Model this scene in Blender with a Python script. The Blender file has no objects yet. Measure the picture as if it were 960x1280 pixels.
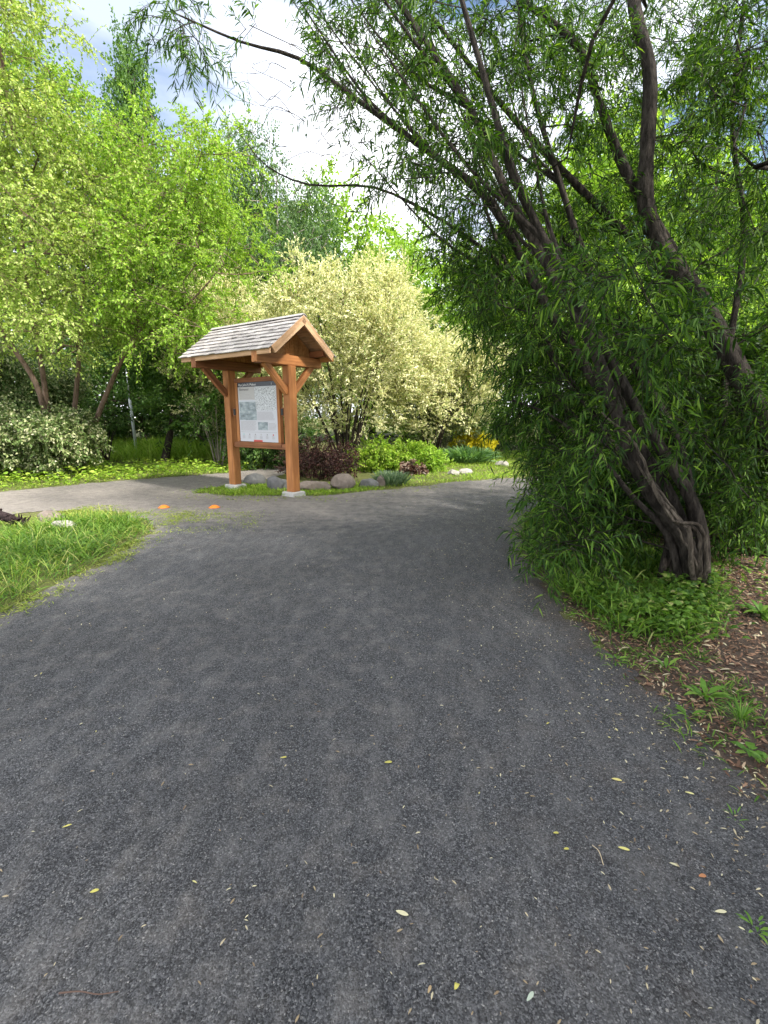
import bpy, bmesh, math
import numpy as np
from mathutils import Vector, Matrix

R = math.radians
C = bpy.context.scene.collection
SC = bpy.context.scene

# ------------------------------------------------------------------ camera
CAM_H, FPX, PITCH = 1.5, 600.0, 0.199          # eye height, focal length in photo pixels, downward pitch
cam_d = bpy.data.cameras.new('camera')
cam = bpy.data.objects.new('camera', cam_d); C.objects.link(cam)
cam.location = (0, 0, CAM_H)
cam.rotation_euler = (math.pi/2 - PITCH, 0, 0)
cam_d.sensor_fit = 'VERTICAL'; cam_d.sensor_height = 24.0
cam_d.lens = 24.0*FPX/1280.0
cam_d.clip_start = 0.05; cam_d.clip_end = 600
SC.camera = cam

# ------------------------------------------------------------------ light
SUN_DIR = Vector((0.80, -0.60, 0.0)); SUN_EL = R(46)
world = bpy.data.worlds.new('World'); SC.world = world; world.use_nodes = True
wn, wl = world.node_tree.nodes, world.node_tree.links
wn.clear()
wo = wn.new('ShaderNodeOutputWorld'); bg = wn.new('ShaderNodeBackground')
sky = wn.new('ShaderNodeTexSky'); sky.sky_type = 'NISHITA'; sky.sun_disc = False
sky.sun_elevation = SUN_EL; sky.sun_rotation = math.atan2(SUN_DIR.x, SUN_DIR.y)
sky.air_density = 1.0; sky.dust_density = 1.2
tc = wn.new('ShaderNodeTexCoord'); mp = wn.new('ShaderNodeMapping'); mp.inputs['Scale'].default_value = (1.0, 1.0, 2.6)
mp.inputs['Location'].default_value = (0.35, 0.1, 0.0)
nz = wn.new('ShaderNodeTexNoise'); nz.inputs['Scale'].default_value = 1.9; nz.inputs['Detail'].default_value = 9; nz.inputs['Roughness'].default_value = 0.55
rp = wn.new('ShaderNodeValToRGB'); rp.color_ramp.elements[0].position = 0.36; rp.color_ramp.elements[1].position = 0.52
mx = wn.new('ShaderNodeMix'); mx.data_type = 'RGBA'
mx.inputs[7].default_value = (10.5, 10.7, 11.2, 1)
wl.new(tc.outputs['Generated'], mp.inputs['Vector']); wl.new(mp.outputs[0], nz.inputs['Vector'])
wl.new(nz.outputs['Fac'], rp.inputs[0])
# a clear patch of blue low in the west-north-west sky, soft edged
gap = wn.new('ShaderNodeVectorMath'); gap.operation = 'DOT_PRODUCT'; gap.inputs[1].default_value = Vector((-.60, 1.15, .83)).normalized()
wl.new(tc.outputs['Generated'], gap.inputs[0])
gr = wn.new('ShaderNodeMapRange'); gr.inputs[1].default_value = .93; gr.inputs[2].default_value = .995; gr.inputs[3].default_value = 1.0; gr.inputs[4].default_value = .28
gm = wn.new('ShaderNodeMath'); gm.operation = 'MULTIPLY'
wl.new(gap.outputs['Value'], gr.inputs[0]); wl.new(gr.outputs[0], gm.inputs[0]); wl.new(rp.outputs[0], gm.inputs[1]); wl.new(gm.outputs[0], mx.inputs[0]); wl.new(sky.outputs[0], mx.inputs[6])
wl.new(mx.outputs[2], bg.inputs['Color']); bg.inputs['Strength'].default_value = 0.10
wl.new(bg.outputs[0], wo.inputs['Surface'])
sun_d = bpy.data.lights.new('sun', 'SUN'); sun_d.energy = 5.0; sun_d.angle = R(4.5); sun_d.color = (1.0, 0.94, 0.84)
sun = bpy.data.objects.new('sun', sun_d); C.objects.link(sun)
to_sun = Vector((SUN_DIR.x*math.cos(SUN_EL), SUN_DIR.y*math.cos(SUN_EL), math.sin(SUN_EL)))
sun.rotation_euler = to_sun.to_track_quat('Z', 'Y').to_euler(); sun.location = to_sun*50

vs = SC.view_settings
vs.view_transform = 'Standard'; vs.look = 'None'; vs.gamma = 1.0; vs.use_curve_mapping = False
vs.exposure = 1.28
SC.render.engine = 'CYCLES'
cy = SC.cycles
cy.max_bounces = 7; cy.diffuse_bounces = 4; cy.glossy_bounces = 2; cy.transmission_bounces = 5; cy.transparent_max_bounces = 4
cy.caustics_reflective = False; cy.caustics_refractive = False
cy.use_adaptive_sampling = True; cy.adaptive_threshold = 0.02
try:
    cy.use_denoising = True; cy.denoiser = 'OPENIMAGEDENOISE'
except Exception:
    pass

# ------------------------------------------------------------------ helpers
def ray(px, py):
    x = (np.asarray(px, float)-480)/FPX; y = (640-np.asarray(py, float))/FPX
    return x, math.cos(PITCH)+y*math.sin(PITCH), -math.sin(PITCH)+y*math.cos(PITCH)
def U(px, py, Y):                       # photo pixel at forward distance Y -> world point
    x, a, b = ray(px, py); t = np.asarray(Y, float)/a
    return np.stack(np.broadcast_arrays(x*t, Y, CAM_H+b*t), -1)
def G(px, py, z=0.0):                   # photo pixel -> point on the ground
    x, a, b = ray(px, py); t = (z-CAM_H)/b
    return np.stack(np.broadcast_arrays(x*t, a*t), -1)
def unit(v):
    return v/np.maximum(np.linalg.norm(v, axis=-1, keepdims=True), 1e-9)
def tag(o, label=None, cat=None, group=None, kind=None):
    if label: o['label'] = label
    if cat: o['category'] = cat
    if group: o['group'] = group
    if kind: o['kind'] = kind
    return o
def empty(name, loc=(0, 0, 0), rz=0.0):
    o = bpy.data.objects.new(name, None); C.objects.link(o)
    o.location = loc; o.rotation_euler = (0, 0, rz); o.empty_display_size = 0.2
    return o
def copy_tree(o, parent=None):
    c = o.copy(); C.objects.link(c); c.parent = parent
    for ch in list(o.children): copy_tree(ch, c)
    return c

class MB:
    """collects polygons, then links them as one mesh object"""
    def __init__(s): s.V = []; s.F = []; s.n = 0; s.M = []
    def add(s, V, *faces, mat=0):
        V = np.asarray(V, float).reshape(-1, 3)
        for f in faces:
            f = np.asarray(f, int)
            if len(f): s.F.append(f+s.n); s.M.append(np.full(len(f), mat, int))
        s.V.append(V); s.n += len(V)
    def tube(s, P, rad, sides=6, cap=True, ridge=0.0, rng=None):
        P = np.asarray(P, float); k = len(P); rad = np.atleast_1d(np.asarray(rad, float)); rad = np.interp(np.linspace(0, 1, k), np.linspace(0, 1, max(2, len(rad))), rad if len(rad) > 1 else np.repeat(rad, 2))
        T = np.gradient(P, axis=0); T = unit(T)
        a = np.array([0, 0, 1.0]) if abs(T[0, 2]) < .9 else np.array([1.0, 0, 0])
        X = unit(np.cross(T, a)); Y = np.cross(T, X)
        th = np.arange(sides)*2*np.pi/sides
        rr = rad[:, None]*np.ones(sides)
        if ridge:                                  # fluted, lumpy wood
            a = np.cumsum(rng.normal(size=(k, sides)), 0)*.35+rng.normal(size=sides)*.9
            rr = rr*(1+ridge*np.tanh(a))
        V = P[:, None]+rr[:, :, None]*(X[:, None]*np.cos(th)[None, :, None]+Y[:, None]*np.sin(th)[None, :, None])
        i = np.arange(k-1)[:, None]*sides; j = np.arange(sides)[None]; j2 = (j+1) % sides
        q = np.stack([i+j, i+j2, i+sides+j2, i+sides+j], -1).reshape(-1, 4)
        fs = [q]
        if cap and sides >= 3:
            c = (k-1)*sides
            fs.append(np.array([[c+m for m in range(sides)]])); fs.append(np.array([[m for m in range(sides)][::-1]]))
        s.add(V, *fs)
    def tubes(s, P, r0, r1):            # P (M,K,3): many thin three-sided twigs at once
        M, K, _ = P.shape
        if M == 0: return
        d = unit(P[:, -1]-P[:, 0]); a = np.where(np.abs(d[:, 2:3]) < .9, [[0, 0, 1.0]], [[1.0, 0, 0]])
        X = unit(np.cross(d, a)); Y = np.cross(d, X)
        r = np.linspace(r0, r1, K)[None, :, None, None]
        th = np.arange(3)*2*np.pi/3
        off = X[:, None]*np.cos(th)[None, :, None]+Y[:, None]*np.sin(th)[None, :, None]
        V = P[:, :, None]+r*off[:, None]
        base = (np.arange(M)*K*3)[:, None, None]; i = (np.arange(K-1)*3)[None, :, None]; j = np.arange(3)[None, None]; j2 = (j+1) % 3
        q = np.stack([base+i+j, base+i+j2, base+i+3+j2, base+i+3+j], -1).reshape(-1, 4)
        s.add(V, q)
    def box(s, lo, hi, mat=0, M=None):
        lo, hi = np.minimum(lo, hi), np.maximum(lo, hi)
        V = np.array([[x, y, z] for z in (lo[2], hi[2]) for y in (lo[1], hi[1]) for x in (lo[0], hi[0])], float)
        if M is not None: V = V@np.array(M)[:3, :3].T+np.array(M)[:3, 3]
        s.add(V, np.array([[0, 2, 3, 1], [4, 5, 7, 6], [0, 1, 5, 4], [2, 6, 7, 3], [0, 4, 6, 2], [1, 3, 7, 5]]), mat=mat)
    def build(s, name, mats, parent=None, smooth=False):
        me = bpy.data.meshes.new(name)
        V = np.concatenate(s.V) if s.V else np.zeros((0, 3))
        me.vertices.add(len(V)); me.vertices.foreach_set('co', V.astype(np.float32).ravel())
        cnt = np.concatenate([np.full(len(f), f.shape[1]) for f in s.F]) if s.F else np.zeros(0, int)
        idx = np.concatenate([f.ravel() for f in s.F]) if s.F else np.zeros(0, int)
        me.loops.add(len(idx)); me.loops.foreach_set('vertex_index', idx.astype(np.int32))
        me.polygons.add(len(cnt)); me.polygons.foreach_set('loop_start', np.concatenate([[0], np.cumsum(cnt)[:-1]]).astype(np.int32))
        me.polygons.foreach_set('use_smooth', np.full(len(cnt), smooth, bool))
        me.polygons.foreach_set('material_index', np.concatenate(s.M).astype(np.int32))
        for m in (mats if isinstance(mats, (list, tuple)) else [mats]): me.materials.append(m)
        me.update(calc_edges=True)
        o = bpy.data.objects.new(name, me); C.objects.link(o)
        if parent: o.parent = parent
        return o

# ------------------------------------------------------------------ materials
def newmat(name):
    m = bpy.data.materials.new(name); m.use_nodes = True
    n, l = m.node_tree.nodes, m.node_tree.links
    return m, n, l, n['Principled BSDF']
def ramp(n, stops):
    r = n.new('ShaderNodeValToRGB'); e = r.color_ramp.elements
    while len(e) < len(stops): e.new(0.5)
    for k, (p, c) in enumerate(stops): e[k].position = p; e[k].color = (*c, 1)
    return r
def noise(n, l, scale, detail=4, vec=None, rough=.55):
    t = n.new('ShaderNodeTexNoise'); t.inputs['Scale'].default_value = scale; t.inputs['Detail'].default_value = detail; t.inputs['Roughness'].default_value = rough
    if vec is not None: l.new(vec, t.inputs['Vector'])
    return t
def mapped(n, l, scale=(1, 1, 1), kind='Object', rot=(0, 0, 0)):
    t = n.new('ShaderNodeTexCoord'); m = n.new('ShaderNodeMapping'); m.inputs['Scale'].default_value = scale; m.inputs['Rotation'].default_value = rot
    l.new(t.outputs[kind], m.inputs['Vector']); return m.outputs[0]
def mixc(n, l, fac, a, b, mode='MIX'):
    m = n.new('ShaderNodeMix'); m.data_type = 'RGBA'; m.blend_type = mode
    for sock, v in ((m.inputs[0], fac), (m.inputs[6], a), (m.inputs[7], b)):
        if hasattr(v, 'is_linked'): l.new(v, sock)
        elif isinstance(v, (tuple, list)): sock.default_value = (*v, 1)
        else: sock.default_value = v
    return m.outputs[2]
def bump(n, l, b, h, strength, dist):
    k = n.new('ShaderNodeBump'); k.inputs['Strength'].default_value = strength; k.inputs['Distance'].default_value = dist
    l.new(h, k.inputs['Height']); l.new(k.outputs[0], b.inputs['Normal']); return k
def leafmat(name, stops, trans=.38, tint=(1.25, 1.35, .55), rough=.5, spec=.25):
    """leaf: every leaf of a mesh draws its own tone from the ramp; thin, so some light comes through"""
    m, n, l, b = newmat(name)
    g = n.new('ShaderNodeNewGeometry')
    r = ramp(n, stops); l.new(g.outputs['Random Per Island'], r.inputs[0])
    l.new(r.outputs[0], b.inputs['Base Color']); b.inputs['Roughness'].default_value = rough
    b.inputs['Specular IOR Level'].default_value = spec
    t = n.new('ShaderNodeBsdfTranslucent')
    l.new(mixc(n, l, 1.0, r.outputs[0], tint, 'MULTIPLY'), t.inputs['Color'])
    mx = n.new('ShaderNodeMixShader'); mx.inputs[0].default_value = trans
    l.new(b.outputs[0], mx.inputs[1]); l.new(t.outputs[0], mx.inputs[2])
    l.new(mx.outputs[0], n['Material Output'].inputs['Surface'])
    return m
def barkmat(name, a, b_, scale=9, bs=.6):
    m, n, l, b = newmat(name)
    v = mapped(n, l, (1, 1, .22))
    t = noise(n, l, scale*2.2, 8, v, .65); t2 = noise(n, l, scale*.4, 3, v)
    r = ramp(n, [(.40, a), (.62, b_)]); l.new(t.outputs['Fac'], r.inputs[0])
    c = mixc(n, l, t2.outputs['Fac'], r.outputs[0], tuple(x*.55 for x in a))
    l.new(c, b.inputs['Base Color']); b.inputs['Roughness'].default_value = .92; b.inputs['Specular IOR Level'].default_value = .15
    bump(n, l, b, t.outputs['Fac'], bs, .06); return m
def woodmat(name, a, b_, c_, rough=.62):
    m, n, l, b = newmat(name)
    v = mapped(n, l, (1.6, 26, 26)); v2 = mapped(n, l, (1.1, 3, 3))
    t = noise(n, l, 1.0, 6, v, .6); t2 = noise(n, l, 1.3, 3, v2)
    r = ramp(n, [(.25, a), (.5, b_), (.75, c_)]); l.new(t.outputs['Fac'], r.inputs[0])
    dk = ramp(n, [(.35, (.72, .70, .68)), (.65, (1.08, 1.06, 1.05))]); l.new(t2.outputs['Fac'], dk.inputs[0])
    l.new(mixc(n, l, 1.0, r.outputs[0], dk.outputs[0], 'MULTIPLY'), b.inputs['Base Color'])
    b.inputs['Roughness'].default_value = rough; b.inputs['Specular IOR Level'].default_value = .3
    bump(n, l, b, t.outputs['Fac'], .25, .004); return m
def plain(name, col, rough=.6, metal=0.0, var=.15, scale=30):
    m, n, l, b = newmat(name)
    t = noise(n, l, scale, 4, mapped(n, l))
    r = ramp(n, [(.3, tuple(x*(1-var) for x in col)), (.7, tuple(min(1, x*(1+var)) for x in col))]); l.new(t.outputs['Fac'], r.inputs[0])
    l.new(r.outputs[0], b.inputs['Base Color']); b.inputs['Roughness'].default_value = rough; b.inputs['Metallic'].default_value = metal
    return m

LIME = leafmat('leaf_lime', [(0, (.115, .215, .022)), (.5, (.23, .405, .042)), (1, (.41, .56, .12))], .48, (1.25, 1.25, .55))
YELLOWLIME = leafmat('leaf_yellow_lime', [(0, (.15, .24, .04)), (.5, (.32, .445, .095)), (1, (.54, .62, .24))], .48, (1.2, 1.2, .6))
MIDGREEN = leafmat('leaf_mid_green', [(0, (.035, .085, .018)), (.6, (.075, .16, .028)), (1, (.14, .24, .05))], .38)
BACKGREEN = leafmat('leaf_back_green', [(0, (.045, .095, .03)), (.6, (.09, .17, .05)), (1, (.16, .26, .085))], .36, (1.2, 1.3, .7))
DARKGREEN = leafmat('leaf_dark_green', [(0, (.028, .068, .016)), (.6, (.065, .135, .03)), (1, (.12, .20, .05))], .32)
WILLOW = leafmat('leaf_willow', [(0, (.013, .040, .008)), (.5, (.038, .094, .013)), (.85, (.09, .18, .025)), (1, (.19, .31, .05))], .38, (1.35, 1.4, .45), .5, .16)
DAPPLED = leafmat('leaf_dappled', [(0, (.20, .29, .08)), (.22, (.42, .50, .20)), (.45, (.72, .70, .38)), (1, (.88, .85, .58))], .35, (1.05, 1.05, .75))
DAPPLED2 = leafmat('leaf_dappled_duller', [(0, (.05, .10, .025)), (.45, (.12, .20, .06)), (.8, (.30, .36, .16)), (1, (.5, .5, .3))], .33, (1.05, 1.05, .75))
MAROON = leafmat('leaf_maroon', [(0, (.018, .010, .010)), (.6, (.05, .022, .020)), (.9, (.11, .045, .04)), (1, (.10, .11, .05))], .25, (1.3, .8, .7))
GRASS = leafmat('grass_blade', [(0, (.045, .11, .015)), (.6, (.11, .22, .028)), (.94, (.20, .31, .05)), (1, (.38, .36, .16))], .38)
LAWN = leafmat('grass_short', [(0, (.13, .19, .03)), (.6, (.24, .31, .05)), (1, (.40, .40, .13))], .35)
BRIGHTGRASS = leafmat('grass_bright', [(0, (.12, .23, .02)), (.6, (.23, .36, .035)), (1, (.36, .44, .08))], .4)
DIMGRASS = leafmat('grass_dim', [(0, (.03, .075, .014)), (.7, (.07, .15, .025)), (1, (.16, .22, .05))], .35)
BLUEGREEN = leafmat('leaf_blue_green', [(0, (.07, .13, .07)), (.6, (.15, .23, .13)), (1, (.26, .33, .2))], .3, (1, 1.1, .8))
STRAPLEAF = leafmat('leaf_strap', [(0, (.09, .19, .08)), (.6, (.17, .31, .13)), (1, (.28, .42, .2))], .3)
GOLD = leafmat('leaf_gold', [(0, (.50, .46, .02)), (.5, (.78, .70, .03)), (1, (.86, .80, .10))], .3, (1.1, 1.05, .5))
LITTER = leafmat('leaf_litter', [(0, (.16, .11, .07)), (.35, (.30, .23, .14)), (.75, (.50, .44, .30)), (.95, (.62, .58, .38)), (1, (.55, .50, .10))], .1, (1, 1, .8), .7)
CHIPS = leafmat('wood_chip', [(0, (.06, .034, .024)), (.45, (.16, .09, .058)), (.85, (.28, .17, .11)), (1, (.45, .34, .23))], .03, (1, 1, 1), .85)
BARK_W = barkmat('bark_willow', (.026, .022, .019), (.125, .106, .092), 11, 1.0)
BARK_B = barkmat('bark_birch_brown', (.15, .10, .075), (.34, .245, .19), 7, .5)
BARK_D = barkmat('bark_dark', (.045, .036, .03), (.12, .095, .08), 8, .6)
BARK_P = barkmat('bark_pale', (.25, .22, .18), (.42, .38, .32), 8, .4)
DEADWOOD = barkmat('dead_wood', (.07, .056, .045), (.34, .285, .23), 12, 1.0)

# ------------------------------------------------------------------ leaves, twigs, trees
def leaves(mb, P, D, N, L, W, kind='oval', droop=.25, fold=.18, mat=0):
    n = len(P)
    if n == 0: return
    D = unit(D); N = unit(N-D*np.sum(N*D, -1, keepdims=True)); S = np.cross(D, N)
    L = np.broadcast_to(L, (n,))[:, None]; W = np.broadcast_to(W, (n,))[:, None]
    g = np.array([0, 0, -1.0])
    ctr = lambda t: P+D*L*t+g*L*droop*t*t
    if kind == 'oval':
        m = ctr(.45)+N*W*fold
        V = np.stack([P, m-S*W*.5, ctr(1.0), m+S*W*.5], 1); b = (np.arange(n)*4)[:, None]
        mb.add(V, b+np.array([[0, 1, 2, 3]]), mat=mat)
    else:
        a, c = ctr(.32)+N*W*fold, ctr(.68)+N*W*fold
        V = np.stack([P, a-S*W*.5, a+S*W*.5, c-S*W*.42, c+S*W*.42, ctr(1.0)], 1); b = (np.arange(n)*6)[:, None]
        mb.add(V, b+np.array([[0, 1, 2]]), b+np.array([[1, 3, 4, 2]]), b+np.array([[3, 5, 4]]), mat=mat)
def sprays(mb, twigs, tips, dirs, rng, k=5, tl=.5, nl=10, L=.08, W=.05, kind='oval', spread=.8, droop=.3, up=.0, ang=.8, ldroop=.25, tr=.003):
    tips = np.asarray(tips); n = len(tips)
    T = np.repeat(tips, k, 0); d = np.repeat(unit(np.asarray(dirs)), k, 0)+rng.normal(size=(n*k, 3))*spread+np.array([0, 0, up]); d = unit(d)
    ln = tl*(.55+.7*rng.random((n*k, 1))); g = np.array([0, 0, -1.0])
    T = T+rng.normal(size=T.shape)*tl*.12
    if twigs is not None:
        ts = np.linspace(0, 1, 4)[None, :, None]
        twigs.tubes(T[:, None]+d[:, None]*ln[:, None]*ts+g*ln[:, None]*droop*ts*ts, tr, tr*.4)
    t = (np.arange(nl)[None, :]+rng.random((n*k, nl)))/nl
    t = .12+.88*t
    P = T[:, None]+d[:, None]*ln[:, None]*t[..., None]+g*ln[:, None]*droop*(t*t)[..., None]
    tan = unit(d[:, None]+2*droop*t[..., None]*g)
    rv = rng.normal(size=P.shape); pr = unit(rv-tan*np.sum(rv*tan, -1, keepdims=True))
    D = tan*math.cos(ang)+pr*math.sin(ang)
    N = np.array([0, 0, .8])+rng.normal(size=P.shape)*.55
    m = n*k*nl; s = .7+.5*rng.random(m)
    leaves(mb, P.reshape(-1, 3), D.reshape(-1, 3), N.reshape(-1, 3), L*s, W*s, kind, ldroop)
def stem(pts, n=14):
    """smooth polyline through control points"""
    P = np.asarray(pts, float)
    if len(P) < 3:
        t = np.linspace(0, 1, n)[:, None]; return P[0]*(1-t)+P[-1]*t
    Q = np.concatenate([[2*P[0]-P[1]], P, [2*P[-1]-P[-2]]]); out = []
    m = max(2, n//(len(P)-1))
    for i in range(1, len(Q)-2):
        for t in np.linspace(0, 1, m, endpoint=False):
            p0, p1, p2, p3 = Q[i-1:i+3]
            out.append(.5*((2*p1)+(-p0+p2)*t+(2*p0-5*p1+4*p2-p3)*t*t+(-p0+3*p1-3*p2+p3)*t**3))
    out.append(P[-1]); return np.array(out)
def grow(stems, targets, rng, step=.3, tipr=.006, lift=.15, wob=.04, exp=2.3, lowpen=1.6):
    """stems: [(polyline, r0, r1)]; each target point is joined to the nearest wood by a curved limb.
    returns list of limbs (polyline, radii, stem index or -1) and the tips with their directions"""
    pos, par, mr, st = [], [], [], []
    for si, (pl, r0, r1) in enumerate(stems):
        for i, p in enumerate(pl):
            pos.append(p); par.append(len(pos)-2 if i else -1); st.append(si)
            mr.append(r0+(r1-r0)*(i/(len(pl)-1))**.8)
    pos = [np.array(p) for p in pos]
    T = np.asarray(targets); A = np.array(pos)
    d0 = np.array([np.min(np.linalg.norm(A-t, axis=1)) for t in T]); order = np.argsort(d0)
    tips, dirs = [], []
    for ti in order:
        t = T[ti]; A = np.array(pos); v = t-A; ds = np.linalg.norm(v, axis=1)
        cost = ds*(1+lowpen*np.clip(-v[:, 2]/np.maximum(ds, .01), 0, 1))
        i = int(np.argmin(cost)); dist = ds[i]; p = pos[i]
        pd = unit(p-pos[par[i]]) if par[i] >= 0 else np.array([0, 0, 1.0])
        ctrl = p+pd*dist*.35+np.array([0, 0, lift*dist]); last = i; nn = max(1, int(dist/step))
        for k in range(1, nn+1):
            s = k/nn; q = p*(1-s)**2+2*ctrl*s*(1-s)+t*s*s
            if k < nn: q = q+rng.normal(size=3)*wob*dist/nn**.5*.6
            pos.append(q); par.append(last); mr.append(0); st.append(-1); last = len(pos)-1
        tips.append(t); dirs.append(unit(t-ctrl)+np.array([0, 0, .05]))
    n = len(pos); rad = np.zeros(n); ch = [[] for _ in range(n)]
    for i in range(n-1, -1, -1):
        s = sum(rad[c]**exp for c in ch[i]); r = max(tipr, s**(1/exp)) if s else tipr
        rad[i] = mr[i] if mr[i] > 0 else r
        if par[i] >= 0:
            if mr[i] == 0 and mr[par[i]] > 0: rad[i] = min(rad[i], mr[par[i]]*.75)
            ch[par[i]].append(i)
    limbs = []
    def follow(a, i):
        run = ([a] if a is not None else [])+[i]
        while True:
            cs = ch[run[-1]]
            if not cs: break
            same = [c for c in cs if st[c] == st[run[-1]] and st[c] >= 0]
            nx = same[0] if same else max(cs, key=lambda c: rad[c])
            if st[run[-1]] >= 0 and not same: nx = nx if False else None
            for c in cs:
                if c != nx: todo.append((run[-1], c))
            if nx is None: break
            run.append(nx)
        rr = [rad[q] for q in run]
        if a is not None: rr[0] = min(rr[0], rr[1]*1.25)
        limbs.append((np.array([pos[q] for q in run]), np.array(rr), st[i]))
    todo = [(None, i) for i in range(n) if par[i] < 0]
    while todo:
        a, i = todo.pop(); follow(a, i)
    return limbs, np.array(tips), np.array(dirs)
def ell(rng, c, r, n, shell=.5):
    v = unit(rng.normal(size=(n, 3)))*(rng.random((n, 1))**shell)
    return np.array(c)+v*np.array(r)
def pell(rng, px, py, Y, rx, ry, rY, n):       # points spread round a pixel, with real depth
    a = rng.random(n)*2*np.pi; q = np.sqrt(rng.random(n))
    return U(px+rx*q*np.cos(a), py+ry*q*np.sin(a), Y+rY*np.clip(rng.normal(size=n), -1.8, 1.8))
def clump(rng, T, m=5, s=.33):                # gather points into leafy clumps with gaps between them
    T = T.copy(); c = T[::m]
    for i in range(len(T)):
        if i % m: T[i] = c[i//m]+rng.normal(size=3)*s*np.array([1.3, 1.3, .6])
    return T
def limb_mesh(limbs, pick, knob=0.0, rng=None):
    mb = MB()
    for P, r, s in limbs:
        if not pick(s): continue
        sides = 16 if r[0] > .05 and knob else 10 if r[0] > .08 else 7 if r[0] > .03 else 5 if r[0] > .012 else 3
        if knob and r[0] > .03: r = r*(1+knob*rng.normal(size=len(r)))
        mb.tube(P, np.maximum(r, .0025), sides, cap=False, ridge=knob*3 if sides == 16 else 0, rng=rng)
    return mb
def tree(name, label, cat, stems, targets, leafm, bark, seed, group=None, trunk_each=False, knob=.0, kw=None, gkw=None, twigs=True):
    rng = np.random.default_rng(seed)
    base = np.array(stems[0][0][0]); root = empty(name, (base[0], base[1], 0))
    tag(root, label, cat, group)
    off = np.array([base[0], base[1], 0.0])
    stems = [(s[0]-off, s[1], s[2]) for s in stems]; targets = np.asarray(targets)-off
    limbs, tips, dirs = grow(stems, targets, rng, **(gkw or {}))
    if trunk_each:
        for i in range(len(stems)):
            limb_mesh(limbs, lambda s: s == i, knob, rng).build('trunk', bark[i] if isinstance(bark, list) else bark, root, True)
        b0 = bark[0] if isinstance(bark, list) else bark
        m = limb_mesh(limbs, lambda s: s < 0, knob, rng); nm = 'limbs'
    else:
        b0 = bark; m = limb_mesh(limbs, lambda s: True, knob, rng); nm = 'trunk'
    mb = MB()
    sprays(mb, m if twigs else None, tips, dirs, rng, **(kw or {}))
    m.build(nm, b0, root, True)
    mb.build('crown', leafm, root)
    return root

# ------------------------------------------------------------------ ground sheets
def vnoise(x, y, s, seed=0):                   # cheap smooth value noise
    r = np.random.default_rng(seed).random((64, 64)); x = np.asarray(x)*s; y = np.asarray(y)*s
    i, j = np.floor(x).astype(int), np.floor(y).astype(int); u, v = x-i, y-j; u = u*u*(3-2*u); v = v*v*(3-2*v)
    g = lambda a, b: r[a % 64, b % 64]
    return (g(i, j)*(1-u)+g(i+1, j)*u)*(1-v)+(g(i, j+1)*(1-u)+g(i+1, j+1)*u)*v
def sdf(poly, x, y):                           # signed distance, negative inside
    poly = np.asarray(poly, float); d = np.full(np.shape(x), 1e9); ins = np.zeros(np.shape(x), bool)
    for (x0, y0), (x1, y1) in zip(poly, np.roll(poly, -1, 0)):
        ex, ey = x1-x0, y1-y0; t = np.clip(((x-x0)*ex+(y-y0)*ey)/max(ex*ex+ey*ey, 1e-9), 0, 1)
        d = np.minimum(d, np.hypot(x-x0-ex*t, y-y0-ey*t))
        if y0 != y1: ins ^= ((y0 > y) != (y1 > y)) & (x < (x1-x0)*(y-y0)/(y1-y0)+x0)
    return np.where(ins, -d, d)
def wob(x, y, amp): return amp*((vnoise(x, y, 1.3, 1)-.5)*1.2+(vnoise(x, y, 4.1, 2)-.5)*.8+(vnoise(x, y, 11., 3)-.5)*.5)
def sheet(name, poly, z, cell, mat, amp=.1, extra=None):
    poly = np.asarray(poly); lo, hi = poly.min(0)-.3, poly.max(0)+.3
    nx, ny = int((hi[0]-lo[0])/cell)+1, int((hi[1]-lo[1])/cell)+1
    X, Y = np.meshgrid(lo[0]+np.arange(nx+1)*cell, lo[1]+np.arange(ny+1)*cell, indexing='ij')
    sd = sdf(poly, X, Y)+wob(X, Y, amp)
    Z = np.full_like(X, z)+(vnoise(X, Y, .8, 7)-.5)*.0
    idx = np.arange((nx+1)*(ny+1)).reshape(nx+1, ny+1)
    q = np.stack([idx[:-1, :-1], idx[1:, :-1], idx[1:, 1:], idx[:-1, 1:]], -1).reshape(-1, 4)
    keep = (sd.ravel()[q].mean(1) < 0); q = q[keep]
    used, inv = np.unique(q, return_inverse=True)
    mb = MB(); mb.add(np.stack([X.ravel(), Y.ravel(), Z.ravel()], -1)[used], inv.reshape(-1, 4))
    o = mb.build(name, mat); tag(o, kind='structure')
    a = o.data.attributes.new('edge', 'FLOAT', 'POINT'); a.data.foreach_set('value', sd.ravel()[used].astype(np.float32))
    if extra is not None:
        a = o.data.attributes.new('tan', 'FLOAT', 'POINT'); a.data.foreach_set('value', extra(X, Y).ravel()[used].astype(np.float32))
    return o
def pxpoly(pts): return [tuple(G(*p)) for p in pts]
PATH = [(-3.5, -5), (-3.25, 1.2)]+pxpoly([(0, 768), (60, 738), (120, 706), (168, 680), (186, 664), (180, 650), (160, 642), (120, 637), (60, 639), (0, 645)])+[(-9, 7.6), (-14, 7.4), (-14, 10.2)]+pxpoly([
    (0, 615), (100, 606), (200, 598), (280, 592), (350, 584)])+[(-2.2, 15.2), (-2.6, 12.3)]+pxpoly([(318, 602), (290, 607), (255, 612), (240, 617), (290, 621), (400, 620), (480, 612), (560, 604), (650, 597)])+[(5, 12.4), (9, 11.6), (14, 11.2), (14, 8.2), (8, 8), (4, 8), (2.5, 7.3)]+pxpoly([
    (655, 655), (662, 690), (700, 748), (765, 802), (825, 858), (880, 915), (955, 985)])+[(2.0, 1.0), (2.6, -5)]
PATH = np.array(PATH)
MULCH = np.array([(1.2, -5)]+[tuple(p+np.array([-.15, 0])) for p in G(np.array([955, 880, 825, 765, 700, 662]), np.array([985, 915, 858, 802, 748, 690]))]+[(1.8, 6.6), (3, 7.6), (12, 8), (12, -5)])

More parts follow.
